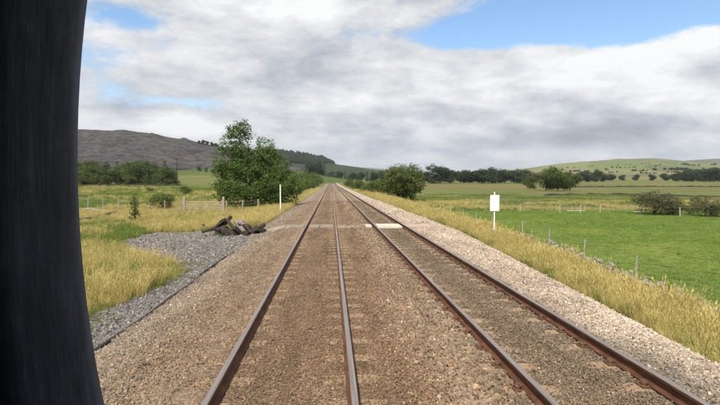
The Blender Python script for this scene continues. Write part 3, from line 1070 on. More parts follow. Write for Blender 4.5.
def crown_mesh(name, blobs, per_m2, leaf, seed, fill=0.35, droop=0.0):
    """Leaves gathered in clumps over and inside a set of ellipsoids (cx,cy,cz,rx,ry,rz)."""
    r = np.random.default_rng(seed)
    out = []
    for (cx, cy, cz, rx, ry, rz) in blobs:
        area = 4 * math.pi * ((rx * ry) ** 1.6 / 3 + (rx * rz) ** 1.6 / 3 + (ry * rz) ** 1.6 / 3) ** (1 / 1.6)
        mr = (rx + ry + rz) / 3
        cr = max(0.22 * mr, leaf * 2.2)
        nc = max(8, int(area / (cr * cr * 2.6)))
        d = r.normal(size=(nc, 3)); d /= np.linalg.norm(d, axis=1)[:, None]
        rad = np.where(r.random(nc) < fill, r.uniform(0.35, 0.8, nc), r.uniform(0.8, 1.08, nc))
        cc = d * rad[:, None] * np.array([rx, ry, rz]) + np.array([cx, cy, cz])
        nl = max(6, int(per_m2 * area / nc))
        k = r.integers(int(nl * 0.5), int(nl * 1.5) + 1, nc)
        idx = np.repeat(np.arange(nc), k)
        off = r.normal(size=(len(idx), 3)) * cr * np.array([0.62, 0.62, 0.45]) * r.uniform(0.6, 1.3, nc)[idx][:, None]
        p = cc[idx] + off
        nrm = d[idx] * 0.7 + r.normal(size=(len(idx), 3)) * 0.65 + np.array([0, 0, 0.35 - droop])
        nrm /= np.linalg.norm(nrm, axis=1)[:, None]
        a = np.cross(nrm, r.normal(size=(len(idx), 3))); a /= np.linalg.norm(a, axis=1)[:, None] + 1e-9
        b = np.cross(nrm, a)
        s = leaf * r.uniform(0.55, 1.35, len(idx))[:, None]
        out.append(np.stack([p - a * s * 0.9, p - b * s * 0.45, p + a * s * 0.9, p + b * s * 0.45], 1))
    V = np.concatenate(out)
    V = V[V[:, :, 2].min(1) > 0.0]
    return quad_cloud(name, V)


def trunk_mesh(name, h, r0, tips, seed, stems=1):
    rd = random.Random(seed)
    b = MB()
    for s in range(stems):
        ox, oy = (0, 0) if stems == 1 else (rd.uniform(-1, 1) * r0 * 4, rd.uniform(-1, 1) * r0 * 4)
        top = Vector((ox * 2 + rd.uniform(-.08, .08) * h, oy * 2 + rd.uniform(-.08, .08) * h, h))
        pts = [Vector((ox, oy, -0.25)), Vector((ox * 1.1, oy * 1.1, h * 0.25)) + Vector((rd.uniform(-.02, .02) * h, rd.uniform(-.02, .02) * h, 0)),
               Vector((ox * 1.5, oy * 1.5, h * 0.6)) + Vector((rd.uniform(-.03, .03) * h, rd.uniform(-.03, .03) * h, 0)), top]
        b.tube(pts, [r0 * 1.25, r0, r0 * 0.6, r0 * 0.15], 7)
        for (tx, ty, tz) in tips[s::stems]:
            k = rd.uniform(0.25, 0.6)
            st = pts[1].lerp(pts[2], (k - 0.25) / 0.35)
            e = Vector((tx, ty, tz))
            mid = st.lerp(e, 0.5) + Vector((0, 0, 0.06 * h))
            b.tube([st, mid, e], [r0 * 0.45, r0 * 0.28, r0 * 0.06], 5)
    me = b.mesh(name)
    me.materials.append(bark_mat)
    return me


def make_kind(seed, h, w, shape, leaf, dens, mat, stems=1):
    """One kind of tree: a trunk mesh and a crown mesh, base at the origin."""
    rd = random.Random(seed)
    bl = []
    if shape == 'round':
        bl.append((0, 0, h * 0.52, w * 0.38, w * 0.38, h * 0.38))
        bl.append((rd.uniform(-.1, .1) * w, 0, h * 0.40, w * 0.27, w * 0.27, h * 0.28))
        for i in range(11):
            a = i * 2.4 + rd.uniform(-.4, .4); q = rd.uniform(0.18, 0.36) * w
            s = rd.uniform(0.15, 0.25)
            bl.append((math.cos(a) * q, math.sin(a) * q, h * (0.16 + 0.70 * ((i * 0.618) % 1.0)), w * s, w * s, h * s * 0.75))
    elif shape == 'tall':
        for i in range(9):
            k = i / 8
            s = (0.30 - 0.20 * abs(k - 0.35) ** 1.2) * rd.uniform(0.8, 1.15)
            a = i * 2.4
            bl.append((math.cos(a) * w * 0.13 * (1 - k), math.sin(a) * w * 0.13 * (1 - k), h * (0.24 + 0.70 * k), w * s, w * s, h * 0.13))
    elif shape == 'bush':
        bl.append((0, 0, h * 0.42, w * 0.33, w * 0.33, h * 0.40))
        for i in range(8):
            a = i * 2.4 + rd.uniform(-.4, .4); q = rd.uniform(0.15, 0.36) * w
            s = rd.uniform(0.15, 0.24)
            bl.append((math.cos(a) * q, math.sin(a) * q, h * rd.uniform(0.22, 0.74), w * s, w * s, h * s * 1.1))
    elif shape == 'cone':
        for i in range(10):
            k = i / 9
            s = 0.42 * (1 - k) ** 0.8 + 0.05
            bl.append((rd.uniform(-.04, .04) * w, rd.uniform(-.04, .04) * w, h * (0.12 + 0.84 * k), w * s, w * s, h * 0.075))
    cm = crown_mesh('crown', bl, dens, leaf, seed)
    cm.materials.append(mat)
    tm = trunk_mesh('trunk', h * (0.92 if shape in ('cone', 'tall') else 0.72), max(0.02, 0.018 * h), [b[:3] for b in bl[1:]], seed, stems)
    return tm, cm


def plant(name, kind, p, scale, label, cat='tree', group=None, rz=None, sxy=1.0):
    root = empty(name, (p.x, p.y, p.z - 0.05), random.uniform(0, 6.28) if rz is None else rz)
    root.scale = (scale * sxy, scale * sxy, scale)
    tag(root, label, cat, group)
    tm, cm = kind
    link('trunk' if cat == 'tree' else 'stems', tm, None, root)
    link('crown' if cat == 'tree' else 'foliage', cm, None, root)
    return root


# the big tree left of the line, crown lobes read from the photo
BT = hit(252, 209)
mpp = BT.y / F
ctr = ray(252, 200)


def lobe(u, v, r, dy=0.0, k=1.0):
    """an ellipsoid at photo pixel u,v at the tree's own distance, dy metres further"""
    d = ray(u, v); s = (BT.y + dy) / d.y
    q = EYE + d * s
    return (q.x - BT.x, q.y - BT.y, q.z - BT.z, r * mpp, r * mpp * 0.95, r * mpp * k)


blobs = [lobe(238, 130, 9, 0, 0.9), lobe(231, 144, 11, 0.2), lobe(240, 146, 10, 0.1), lobe(247, 132, 6, -0.2, 1.2), lobe(228, 160, 14, 0), lobe(243, 160, 14, -0.6), lobe(265, 147, 9, 0.3, 1.2), lobe(262, 156, 9, 0, 1.0),
         lobe(262, 163, 17, -0.3), lobe(277, 167, 14, 0.5), lobe(230, 180, 15, -0.4), lobe(248, 182, 19, -0.9), lobe(268, 184, 18, -0.4), lobe(287, 182, 14, 1.0),
         lobe(236, 197, 14, -0.3, 0.8), lobe(256, 198, 15, -0.8, 0.8), lobe(276, 197, 14, 0.2, 0.8), lobe(250, 170, 16, 1.6), lobe(222, 190, 10, 0.3), lobe(290, 192, 12, 1.5, 0.9), lobe(226, 172, 11, 0.2), lobe(272, 155, 9, 0.2), lobe(243, 125, 5, 0, 1.0), lobe(233, 128, 5, 0, 1.0)]
big_c = crown_mesh('crown', blobs, 70, 0.115, 5, 0.25)
big_c.materials.append(leaf_near)
big_t = trunk_mesh('trunk', 6.6, 0.14, [b[:3] for b in blobs], 5, 2)
plant('tree', (big_t, big_c), BT, 1.0, 'tall leafy green tree with two peaks beside the left track', rz=0.0)

K_round = [make_kind(200 + i, 10, 9.5, 'round', 0.25, 11, leaf_wood) for i in range(4)]
K_dark = [make_kind(220 + i, 10, 10, 'round', 0.33, 9.0, leaf_far) for i in range(4)]
K_tall = [make_kind(240 + i, 10, 6, 'tall', 0.25, 11, leaf_wood) for i in range(2)]
K_cone = [make_kind(250 + i, 10, 5.0, 'cone', 0.26, 7.0, leaf_dark) for i in range(2)]
K_bush = [make_kind(260 + i, 3, 3.6, 'bush', 0.10, 40, leaf_near, 4) for i in range(3)]
K_olive = [make_kind(270 + i, 3, 3.6, 'bush', 0.10, 40, leaf_olive, 4) for i in range(2)]
K_thorn = [make_kind(280 + i, 3, 4.4, 'bush', 0.08, 60, leaf_thorn, 5) for i in range(2)]
K_sap = [make_kind(290, 3, 1.5, 'tall', 0.085, 60, leaf_near)]
K_conif = [make_kind(295 + i, 10, 4.2, 'cone', 0.34, 4.5, leaf_far) for i in range(2)]

ORD = ['first', 'second', 'third', 'fourth', 'fifth', 'sixth', 'seventh', 'eighth', 'ninth', 'tenth', 'eleventh', 'twelfth', 'thirteenth', 'fourteenth', 'fifteenth', 'sixteenth', 'seventeenth', 'eighteenth']


def nth(i, us):
    return ORD[sorted(us).index(us[i])]


# bush right of the line
p = pt(401, 88)
big_b = make_kind(306, 7.0, 8.0, 'bush', 0.14, 64, leaf_olive, 5)
plant('bush', big_b, p, 1.08, 'large rounded olive green bush right of the tracks, beyond the white board', 'bush', rz=2.1, sxy=1.06)
# young growth along both sides of the line towards the vanishing point
ROW = [(331 - X_ * 490 / d, d, h) for X_, d, h in ((7.6, 60, 4.0), (8.2, 68, 4.6), (7.5, 77, 4.4), (8.6, 88, 5.4), (7.4, 99, 4.6), (8.6, 112, 5.8), (7.4, 128, 4.8), (8.8, 146, 6.4), (7.4, 165, 5.2), (9.0, 185, 7.0), (7.5, 210, 5.6), (9.2, 240, 7.5), (7.6, 275, 6.0), (8.0, 330, 7.0))]
for i, (u, d, h) in enumerate(ROW):
    p = pt(u, d)
    plant('hedge_bush', K_bush[i % 3] if i % 2 else K_olive[i % 2], p, h / 3, nth(i, [q[1] for q in ROW]) + ' green bush beyond the tall tree, counting away along the left track', 'bush', 'bushes along the left of the line')
ROW = ([(368, 105, 3.0), (377, 98, 3.6), (360, 140, 3.6), (354, 175, 3.8), (385, 120, 4.6), (349, 230, 4.6)])
for i, (u, d, h) in enumerate(ROW):
    p = pt(u, d)
    plant('hedge_bush', K_bush[i % 3], p, h / 3, nth(i, [q[0] for q in ROW]) + ' low green bush from the left between the right track and the large olive bush', 'bush', 'bushes along the right of the line')
# small plants on the left
plant('sapling', K_sap[0], hit(135, 223), 2.25 / 3, 'slim young sapling standing in rough grass left of the gate', 'sapling')
plant('bush', K_olive[0], hit(163, 211), 2.5 / 3, 'olive leafy bush just left of the wooden field gate', 'bush', sxy=1.05)
plant('bush', K_bush[2], hit(185, 195), 2.3 / 3, 'small dark round bush in the pasture behind the gate', 'bush', sxy=1.1)
plant('bush', K_thorn[1], hit(150, 192), 1.4 / 3, 'tiny low bush in the pasture left of the dark round bush', 'bush')
# thorn bushes by the second fence on the right
p = hit(655, 214.5); plant('thorn_bush', K_thorn[0], p, 2.75 / 3, 'broad grey green thorn bush at the far edge of the bright meadow', 'bush', sxy=1.3, rz=0.3)
p = hit(672, 215); plant('thorn_bush', K_thorn[1], p, 2.0 / 3, 'lower thorn bush leaning against the right of the broad one', 'bush', sxy=1.1)
p = hit(708, 216.5); plant('thorn_bush', K_thorn[1], p, 2.4 / 3, 'thorn bush at the right edge of the photo by the meadow fence', 'bush', sxy=1.3, rz=2)
p = hit(690, 214); plant('thorn_bush', K_olive[1], p, 1.2 / 3, 'small yellow green bush between the thorn bushes', 'bush', sxy=1.1)
# field trees on the right
for i, (u, d, h, kind, lab) in enumerate([(546, 178, 8.4, 0, 'leftmost tree of the dark clump behind the white board'), (558, 172, 9.2, 1, 'middle and tallest tree of the dark clump right of the white board'),
                                          (570, 176, 7.6, 2, 'rightmost tree of the dark clump right of the white board'), (530, 205, 6.0, 3, 'smaller tree standing left of the dark clump')]):
    plant('tree', K_round[kind], pt(u, d), h / 10, lab, 'tree', 'clump of trees in the right pasture', sxy=1.15)
ROW = ([(428, 400, 10), (440, 380, 15), (450, 400, 11), (461, 410, 11.5), (470, 400, 11), (479, 395, 12), (488, 390, 13.5), (496, 410, 11), (505, 400, 12), (514, 405, 12), (523, 390, 11.5), (422, 420, 10), (415, 430, 9), (534, 400, 9)])
for i, (u, d, h) in enumerate(ROW):
    plant('tree', K_dark[i % 4], pt(u, d), h / 10, nth(i, [q[0] for q in ROW]) + ' dark tree from the left in the row across the far right pasture', 'tree', 'row of dark trees across the valley', sxy=1.25)
ROW = ([(578, 520, 11), (586, 500, 12), (595, 510, 13), (603, 520, 11), (612, 640, 10), (675, 560, 11), (684, 540, 13), (692, 520, 15), (700, 530, 14), (709, 520, 15), (717, 510, 16), (726, 520, 15), (665, 640, 11), (652, 690, 10), (636, 720, 10), (622, 700, 9)])
for i, (u, d, h) in enumerate(ROW):
    plant('tree', K_dark[i % 4], pt(u, d), h / 10, nth(i, [q[0] for q in ROW]) + ' dark tree from the left along the foot of the right fell', 'tree', 'trees at the foot of the right fell', sxy=1.2)
# wood under the quarry hill
wood = []
for i in range(22):
    wood.append((16 + i * 7.4 + random.uniform(-2, 2), 200 + random.uniform(0, 14), random.uniform(6.5, 9.0)))
for i in range(16):
    wood.append((50 + i * 8.2 + random.uniform(-2, 2), 226 + random.uniform(0, 14), random.uniform(9, 11.0)))
for i in range(9):
    wood.append((72 + i * 12 + random.uniform(-3, 3), 196 + random.uniform(-3, 3), random.uniform(3.5, 5.0)))
for i, (u, d, h) in enumerate(wood):
    if u > 168: h *= 0.62
    kd = (K_round + K_tall)[(i * 5 + i // 6) % 6] if i % 6 else K_cone[i % 2]
    plant('tree', kd, pt(u, d), h / 10, 'green tree in the belt of wood below the grey quarry hill', 'tree', 'wood below the quarry hill', sxy=random.uniform(1.1, 1.5) if kd in K_round else 1.2)
# trees on the brow and slope right of the quarry, partly behind the big tree
ROW = [(203, 144.5, 9), (207, 145, 8), (212, 146, 8), (216, 147, 8), (199, 143.5, 6)]
for i, (u, v, h) in enumerate(ROW):
    p = hit(u, v)
    plant('tree', K_dark[i % 4], p, h / 10, nth(i, [q[0] for q in ROW]) + ' from left of the small dark trees on the quarry hill skyline', 'tree', 'skyline trees on the quarry hill')
ROW = [(199, 171, 6), (206, 172, 5), (213, 174, 5), (219, 175, 6), (222, 178, 6)]
for i, (u, v, h) in enumerate(ROW):
    p = hit(u, v)
    plant('tree', K_round[i % 4], p, h / 10, nth(i, [q[0] for q in ROW]) + ' tree from the left on the pale slope between the wood and the tall tree', 'tree', 'trees on the pale slope')
# trees round the vanishing point of the line
ROW = ([(306, 420, 12), (312, 470, 14), (318, 520, 15), (324, 620, 17), (331, 900, 18), (339, 760, 15), (345, 640, 12), (352, 560, 11), (360, 520, 11), (367, 480, 10), (374, 500, 11), (384, 520, 12), (392, 500, 11)])
for i, (u, d, h) in enumerate(ROW):
    plant('tree', K_dark[i % 4] if i % 3 else K_conif[i % 2], pt(u, d), h / 10, nth(i, [q[0] for q in ROW]) + ' dark distant tree from the left around where the railway vanishes', 'tree', 'trees round the vanishing point')
# scattered hedgerow trees on the right hand fell
hedge_px = []
rr = random.Random(5)
for (ua, va, ub, vb, n, hmax) in [(556, 172.6, 612, 170.6, 26, 2.4), (608, 172.5, 648, 170.8, 20, 2.2), (640, 173.6, 680, 172.6, 18, 2.2), (600, 167.9, 655, 167.0, 20, 1.5),
                                  (655, 170.4, 700, 169.4, 26, 3.0), (690, 171.6, 722, 170.4, 18, 3.2), (676, 165.2, 716, 165.6, 22, 2.2), (560, 168.4, 596, 166.6, 12, 1.2), (620, 165.0, 660, 163.8, 9, 1.1), (655, 167.0, 662, 163.5, 6, 1.2)]:
    off = rr.uniform(0, 6)
    for k in range(n):
        q = (k + rr.uniform(-.5, .5)) / n
        if math.sin(q * 9 + off) + rr.uniform(-.4, .4) < -0.55: continue
        hedge_px.append((ua + (ub - ua) * q, va + (vb - va) * q + 0.35 * math.sin(q * 7 + off) + rr.uniform(-.2, .2), hmax))
for i, (u, v, hm) in enumerate(hedge_px):
    try: p = hit(u, v)
    except ValueError: continue
    s = p.y / 490 * hm * rr.uniform(0.45, 1.1)
    plant('tree', K_dark[i % 4], p, min(s, 15) / 10, 'distant hedgerow tree on the right hand fell', 'tree', 'hedgerow trees on the fell', sxy=rr.uniform(1.0, 1.7))

# dark plantation on the moor skyline: reads as one mass
m_src = []
for k in range(2):
    m_src.append(K_dark[k][1])
source_collection('plantation_tree', m_src)
pl = []
while len(pl) < 900:
    u = rr.uniform(262, 334)
    top = np.interp(u, [262, 280, 305, 322, 335], [150, 151, 154, 157, 164])
    v = top + rr.uniform(0.4, 1.0 + 9.5 * (1 - float(sstep(312, 334, u))))
    try: p = hit(u, v)
    except ValueError: continue
    if p.y < 800: continue
    pl.append(p[:])
pl = np.array(pl)
scatter('plantation', 'plantation_tree', pl, np.stack([0 * pl[:, 0], 0 * pl[:, 0], rng.uniform(0, 6, len(pl))], 1), rng.uniform(0.7, 1.15, len(pl)), 'dark wood covering the slope of the far moor skyline')

# ------------------------------------------------------------------ crossing
plank_dark = mottled('dark_plank_mat', (0.17, 0.138, 0.108), (0.34, 0.28, 0.225), 9, 0.9, 0.5, 0.01, (0.3, 1, 1))
plank_pale = mottled('pale_plank_mat', (0.40, 0.35, 0.28), (0.68, 0.62, 0.54), 5, 0.85, 0.3, 0.008, (0.4, 1, 1))
plank_red = mottled('pinkish_plank_mat', (0.34, 0.24, 0.19), (0.52, 0.41, 0.34), 7, 0.85, 0.3, 0.008, (0.4, 1, 1))


def deck(x0, x1, y0, y1, n, mat, top, label, tilt=0.0):
    root = empty('crossing_panel', ((x0 + x1) / 2, (y0 + y1) / 2, top - 0.11), tilt)
    tag(root, label, 'crossing panel', 'timber panels of the level crossing')
    w = (y1 - y0) / n
    for i in range(n):
        b = MB().box((0, 0, 0.055), (x1 - x0 + random.uniform(-.03, .0), w - 0.018, 0.11), jit=0.004, cham=0.012)
        b.build('plank', mat, root, (0, -(y1 - y0) / 2 + w * (i + 0.5), random.uniform(-.008, .006)))
    return root


CY = 25.4
deck(-2.15, RAILS[0] - 0.10, CY - 0.45, CY + 0.9, 5, plank_dark, -0.095, 'weathered brown timber crossing panel outside the leftmost rail')
deck(RAILS[0] + 0.12, -0.60, CY - 0.5, CY + 0.9, 5, plank_dark, -0.09, 'weathered brown timber crossing panel left of the gap between the left rails')
deck(-0.48, RAILS[1] - 0.12, CY - 0.45, CY + 0.95, 5, plank_dark, -0.095, 'weathered brown timber crossing panel against the inside of the second rail')
deck(RAILS[2] + 0.12, RAILS[3] - 0.12, CY - 0.75, CY + 0.75, 5, plank_pale, -0.06, 'bright pale crossing panel between the two right hand rails')
deck(RAILS[3] + 0.10, 5.15, CY - 0.55, CY + 0.75, 5, plank_red, -0.08, 'pinkish crossing panel outside the rightmost rail')
deck(RAILS[2] - 0.42, RAILS[2] - 0.10, CY - 0.1, CY + 0.9, 4, plank_pale, -0.09, 'short pale crossing panel just left of the third rail')
# the trodden stone path over the crossing
path_mat = mottled('path_mat', (0.29, 0.23, 0.175), (0.42, 0.35, 0.28), 9, 0.95, 0.8, 0.03)
xs = np.arange(-4.4, 6.6, 0.2); ys = np.arange(CY - 0.3, CY + 2.1, 0.2)
X0, Y0 = np.meshgrid(xs, ys)
Y = Y0 + 0.15 * vnoise(X0, Y0, 0.8, 3)
X = X0
d = np.min(np.abs(X[..., None] - np.array(RAILS)), -1)
edge = np.minimum(np.minimum(X0 - xs[0], xs[-1] - X0), np.minimum(Y0 - ys[0], ys[-1] - Y0))
Z = gz(X, Y) + 0.024 + 0.014 * vnoise(X, Y, 0.35, 4) + 0.012 * vnoise(X, Y, 0.9, 6) - 0.05 * (edge < 0.25)
pm, _, _ = grid_mesh('path', X, Y, Z)
tag(link('path', pm, path_mat), kind='structure')

# ------------------------------------------------------------------ line-side things
white_paint = mottled('white_paint_mat', (0.74, 0.74, 0.73), (0.84, 0.84, 0.83), 5, 0.5, 0.1, 0.002)
p = hit(494, 240)
sgn = empty('trackside_sign', (p.x, p.y, p.z - 0.05), YAW * -1)
tag(sgn, 'blank white rectangular board on a slim white post in straw grass', 'sign')
mp = p.y / F
zt_ = (EYE + ray(494, 192.5) * (p.y / ray(494, 192.5).y)).z - p.z
zb_ = (EYE + ray(494, 210) * (p.y / ray(494, 210).y)).z - p.z
MB().tube([(0, 0, -0.3), (0, 0, zt_ + 0.05)], 0.032, 12).build('post', white_paint, sgn)
hz = zt_ - 0.07 - zb_
bw = 9.3 * mp
bd = MB().box((0, -0.048, zb_ + hz / 2), (bw, 0.022, hz)).build('board', white_paint, sgn)
bv = bd.modifiers.new('bevel', 'BEVEL'); bv.width = 0.006; bv.segments = 2
for z in (zb_ + hz * 0.22, zb_ + hz * 0.78):
    MB().box((0, -0.005, z), (0.10, 0.074, 0.035)).build('clamp', fasten_mat, sgn)
MB().tube([(0, 0, zt_ + 0.05), (0, 0, zt_ + 0.075)], [0.036, 0.02], 12).build('post_cap', white_paint, sgn)

p = hit(280.5, 213)
wp = empty('marker_post', (p.x, p.y, p.z))
tag(wp, 'tall thin white post standing in front of the tall tree', 'post')
ht = (EYE + ray(280.5, 185) * (p.y / ray(280.5, 185).y)).z - p.z
MB().tube([(0, 0, -0.2), (0, 0, ht)], 0.052, 10).build('shaft', white_paint, wp)
MB().box((0, 0, 0.10), (0.24, 0.24, 0.24), cham=0.03).build('base_block', plank_pale, wp)
MB().tube([(0, 0, ht), (0, 0, ht + 0.03)], [0.055, 0.02], 10).build('cap', white_paint, wp)

# heap of old timber lying left of the crossing
old_wood = mottled('old_timber_mat', (0.016, 0.013, 0.011), (0.080, 0.066, 0.054), 6, 0.95, 0.8, 0.02, (1, 1, 1))
grey_wood = mottled('grey_timber_mat', (0.16, 0.13, 0.105), (0.30, 0.255, 0.215), 7, 0.95, 0.7, 0.02, (1, 1, 1))


def timber_mesh(L, w, h, seed):
    rd = random.Random(seed)
    n = 6
    vs, fs = [], []
    prof = [(-w / 2, -h / 2), (0, -h / 2 * 1.05), (w / 2, -h / 2), (w / 2 * 1.04, 0), (w / 2, h / 2), (0, h / 2 * 1.05), (-w / 2, h / 2), (-w / 2 * 1.04, 0)]
    for i in range(n):
        k = i / (n - 1)
        sc = 1 - (0.18 * rd.random() if i in (0, n - 1) else 0.06 * rd.random())
        for a, b in prof:
            vs.append(((k - 0.5) * L + (rd.uniform(-.06, .06) if i in (0, n - 1) else 0), a * sc + rd.uniform(-.014, .014), b * sc + rd.uniform(-.014, .014)))
    for i in range(n - 1):
        for j in range(8):
            q = (j + 1) % 8
            fs.append((i * 8 + j, i * 8 + q, i * 8 + 8 + q, i * 8 + 8 + j))
    fs += [tuple(range(8))[::-1], tuple(range(n * 8 - 8, n * 8))]
    b = MB(); b.add(vs, fs)
    return b.mesh('timber')


TZ = hit(236, 235)
#  u, v of the middle, dy, length, width, thickness, lean (deg) in the picture plane, yaw, material, label
TIMBERS = [
    (212, 226.5, 0.3, 0.94, 0.17, 0.13, -20, 10, 0, 'dark timber at the left end of the heap, sloping down left'),
    (219, 225.0, 0.1, 0.99, 0.20, 0.15, -34, -35, 0, 'sloping dark timber second from the left end of the heap'),
    (225, 223.5, 0.3, 1.04, 0.19, 0.15, -46, 40, 0, 'steepest dark timber at the left peak of the heap'),
    (231, 225.0, 0.0, 0.99, 0.20, 0.14, 38, -30, 2, 'brown timber leaning right from the left peak of the heap'),
    (222, 229.0, -0.3, 0.66, 0.23, 0.20, -12, 55, 0, 'low dark block under the left peak of the heap'),
    (230, 231.0, -0.4, 0.83, 0.27, 0.23, 15, 30, 2, 'thick brown block lying low at the front left of the heap'),
    (237, 228.5, 0.2, 0.68, 0.20, 0.18, -44, -40, 0, 'short dark timber standing left of the grey slab'),
    (243, 226.5, 0.1, 1.00, 0.52, 0.14, 34, -40, 1, 'wide pale grey slab leaning in the middle of the heap'),
    (238, 233.0, -0.35, 0.55, 0.20, 0.18, 40, 45, 0, 'dark timber end standing below the grey slab'),
    (247, 231.5, -0.45, 0.88, 0.23, 0.13, 44, 65, 1, 'grey brown plank leaning down to the front of the heap'),
    (251, 229.0, -0.1, 1.04, 0.16, 0.13, 36, 15, 0, 'long thin dark timber sloping right beside the grey slab'),
    (247, 235.0, -0.6, 0.55, 0.23, 0.18, 8, 80, 0, 'small dark block on the gravel at the front of the heap'),
    (254, 231.0, -0.2, 0.61, 0.22, 0.20, -20, -50, 2, 'short brown block between the grey slab and the right end'),
    (258, 229.5, 0.0, 0.83, 0.22, 0.16, -30, 25, 0, 'dark timber sloping up towards the right end of the heap'),
    (260, 232.0, -0.3, 0.61, 0.30, 0.23, 20, 50, 0, 'squat dark block at the right end of the heap'),
]
brown_wood = mottled('brown_timber_mat', (0.035, 0.027, 0.021), (0.12, 0.095, 0.074), 7, 0.95, 0.8, 0.02, (1, 1, 1))
for i, (u, v, dy, L, w, h, lean, yaw, mt, lab) in enumerate(TIMBERS):
    y = TZ.y + dy
    d = ray(u, v)
    q = EYE + d * (y / d.y)
    half = abs(math.sin(R(lean))) * L / 2 + abs(math.cos(R(lean))) * h / 2
    g0 = gzs(q.x, q.y) - 0.02
    zc_ = max(q.z, g0 + half * 0.9)
    if zc_ - half > g0 + 0.25: zc_ = g0 + half + 0.15
    o = link('timber', timber_mesh(L, w, h, 400 + i), (old_wood, grey_wood, brown_wood)[mt], None, (q.x, q.y, zc_), Euler((R(random.uniform(-15, 15)), R(lean), R(yaw)), 'XYZ'))
    tag(o, lab, 'timber', 'old timbers heaped beside the crossing')
p = hit(203.5, 230)
o = MB().tube([(0, 0, -0.1), (0.03, 0, 0.2), (-0.02, 0.02, 0.36)], [0.11, 0.095, 0.08], 8).build('stump', old_wood, None, tuple(p))
tag(o, 'short dark stump in the grass left of the timber heap', 'stump')
p = hit(272.5, 213)
o = link('timber_block', timber_mesh(0.85, 0.42, 0.34, 444), old_wood, None, (p.x, p.y, p.z + 0.15), (0, 0, 0.2))
tag(o, 'low dark block in the grass beside the tall white post', 'block')

# cable laid along the edge of the ballast
pipe_mat = mottled('cable_mat', (0.03, 0.026, 0.024), (0.075, 0.062, 0.055), 8, 0.8, 0.3, 0.004)
yy = np.arange(2.5, 18.6, 0.3)
cp = []
for y in yy:
    x = -3.66 + 0.05 * math.sin(y * 0.7) + 0.025 * math.sin(y * 2.1)
    cp.append((x, y, gzs(x, y) + 0.024 + 0.010 * math.sin(y * 1.3)))
o = MB().tube(cp, 0.033, 8).build('cable', pipe_mat, smooth=True)
tag(o, 'dark cable lying along the edge of the ballast on the left', 'cable')

# ---- field gate and its fence on the left
gate_wood = mottled('gate_wood_mat', (0.24, 0.205, 0.15), (0.42, 0.37, 0.28), 6, 0.9, 0.5, 0.01, (1, 1, 0.4))
A, B = hit(184.5, 213), hit(223.5, 213)
gd = (B - A); gl = gd.length; gr = math.atan2(gd.y, gd.x)
gate = empty('field_gate', tuple(A), gr)
tag(gate, 'weathered five barred wooden field gate left of the tall tree', 'gate')
for i, z in enumerate((0.22, 0.42, 0.62, 0.86, 1.12)):
    MB().box((gl / 2, 0, z), (gl - 0.34, 0.03, 0.085), jit=0.003).build('bar', gate_wood, gate)
for x in (0.2, gl - 0.2):
    MB().box((x, 0.032, 0.68), (0.085, 0.032, 1.12)).build('stile', gate_wood, gate)
MB().box((gl / 2, 0.032, 0.66), (math.hypot(gl - 0.5, 0.85), 0.028, 0.075), rot=Matrix.Rotation(-math.atan2(0.85, gl - 0.5), 3, 'Y')).build('brace', gate_wood, gate)
for q, lab in ((A, 'gatepost on the left of the field gate'), (B, 'gatepost on the right of the field gate')):
    o = MB().box((0, 0, 0.70), (0.20, 0.20, 1.75), cham=0.03).build('gatepost', gate_wood, None, tuple(q))
    tag(o, lab, 'post', 'posts of the field gate')


def wire_fence(name, pts, spacing, ph, pw, mat, wires, label, wire_r=0.006, group=None):
    root = empty(name, tuple(pts[0]))
    tag(root, label, 'fence', group)
    o0 = Vector(pts[0])
    P_ = []
    for a, b in zip(pts[:-1], pts[1:]):
        a, b = Vector(a), Vector(b)
        n = max(1, round((b - a).length / spacing))
        for i in range(n):
            q = a.lerp(b, i / n); P_.append(q)
    P_.append(Vector(pts[-1]))
    me = MB().box((0, 0, ph / 2 - 0.15), (pw, pw, ph + 0.3), jit=pw * 0.06, cham=pw * 0.15).mesh('post')
    me.materials.append(mat)
    Q = []
    for q in P_:
        q = Vector((q.x, q.y, gzs(q.x, q.y)))
        Q.append(q)
        link('post', me, None, root, q - o0, (random.uniform(-.05, .05), random.uniform(-.05, .05), random.uniform(0, 1)))
    for z in wires:
        MB().tube([q - o0 + Vector((0, -pw * 0.55, z)) for q in Q], wire_r, 4).build('wire', wire_mat, root)
    return root


wire_mat = mottled('wire_mat', (0.20, 0.20, 0.20), (0.32, 0.31, 0.30), 10, 0.6, 0)
post_grey = mottled('post_grey_mat', (0.26, 0.24, 0.21), (0.42, 0.40, 0.36), 6, 0.9, 0.4, 0.01, (1, 1, 0.3))
post_white = mottled('post_white_mat', (0.32, 0.31, 0.27), (0.50, 0.49, 0.44), 6, 0.8, 0.2, 0.005)
G1 = hit(82, 222)
wire_fence('wire_fence', [B + Vector((0.3, 0.1, 0)), B + Vector((3.2, 0.8, 0))], 1.6, 1.15, 0.10, gate_wood, (0.4, 0.7, 1.0), 'short wire fence running from the gate towards the tall tree')
wire_fence('wire_fence', [A + Vector((-0.3, 0, 0)), Vector((A.x - 7, A.y + 6, 0)), Vector((A.x - 22, A.y + 16, 0))], 3.0, 1.15, 0.10, gate_wood, (0.4, 0.7, 1.0), 'wire fence running left from the gate behind the bushes')
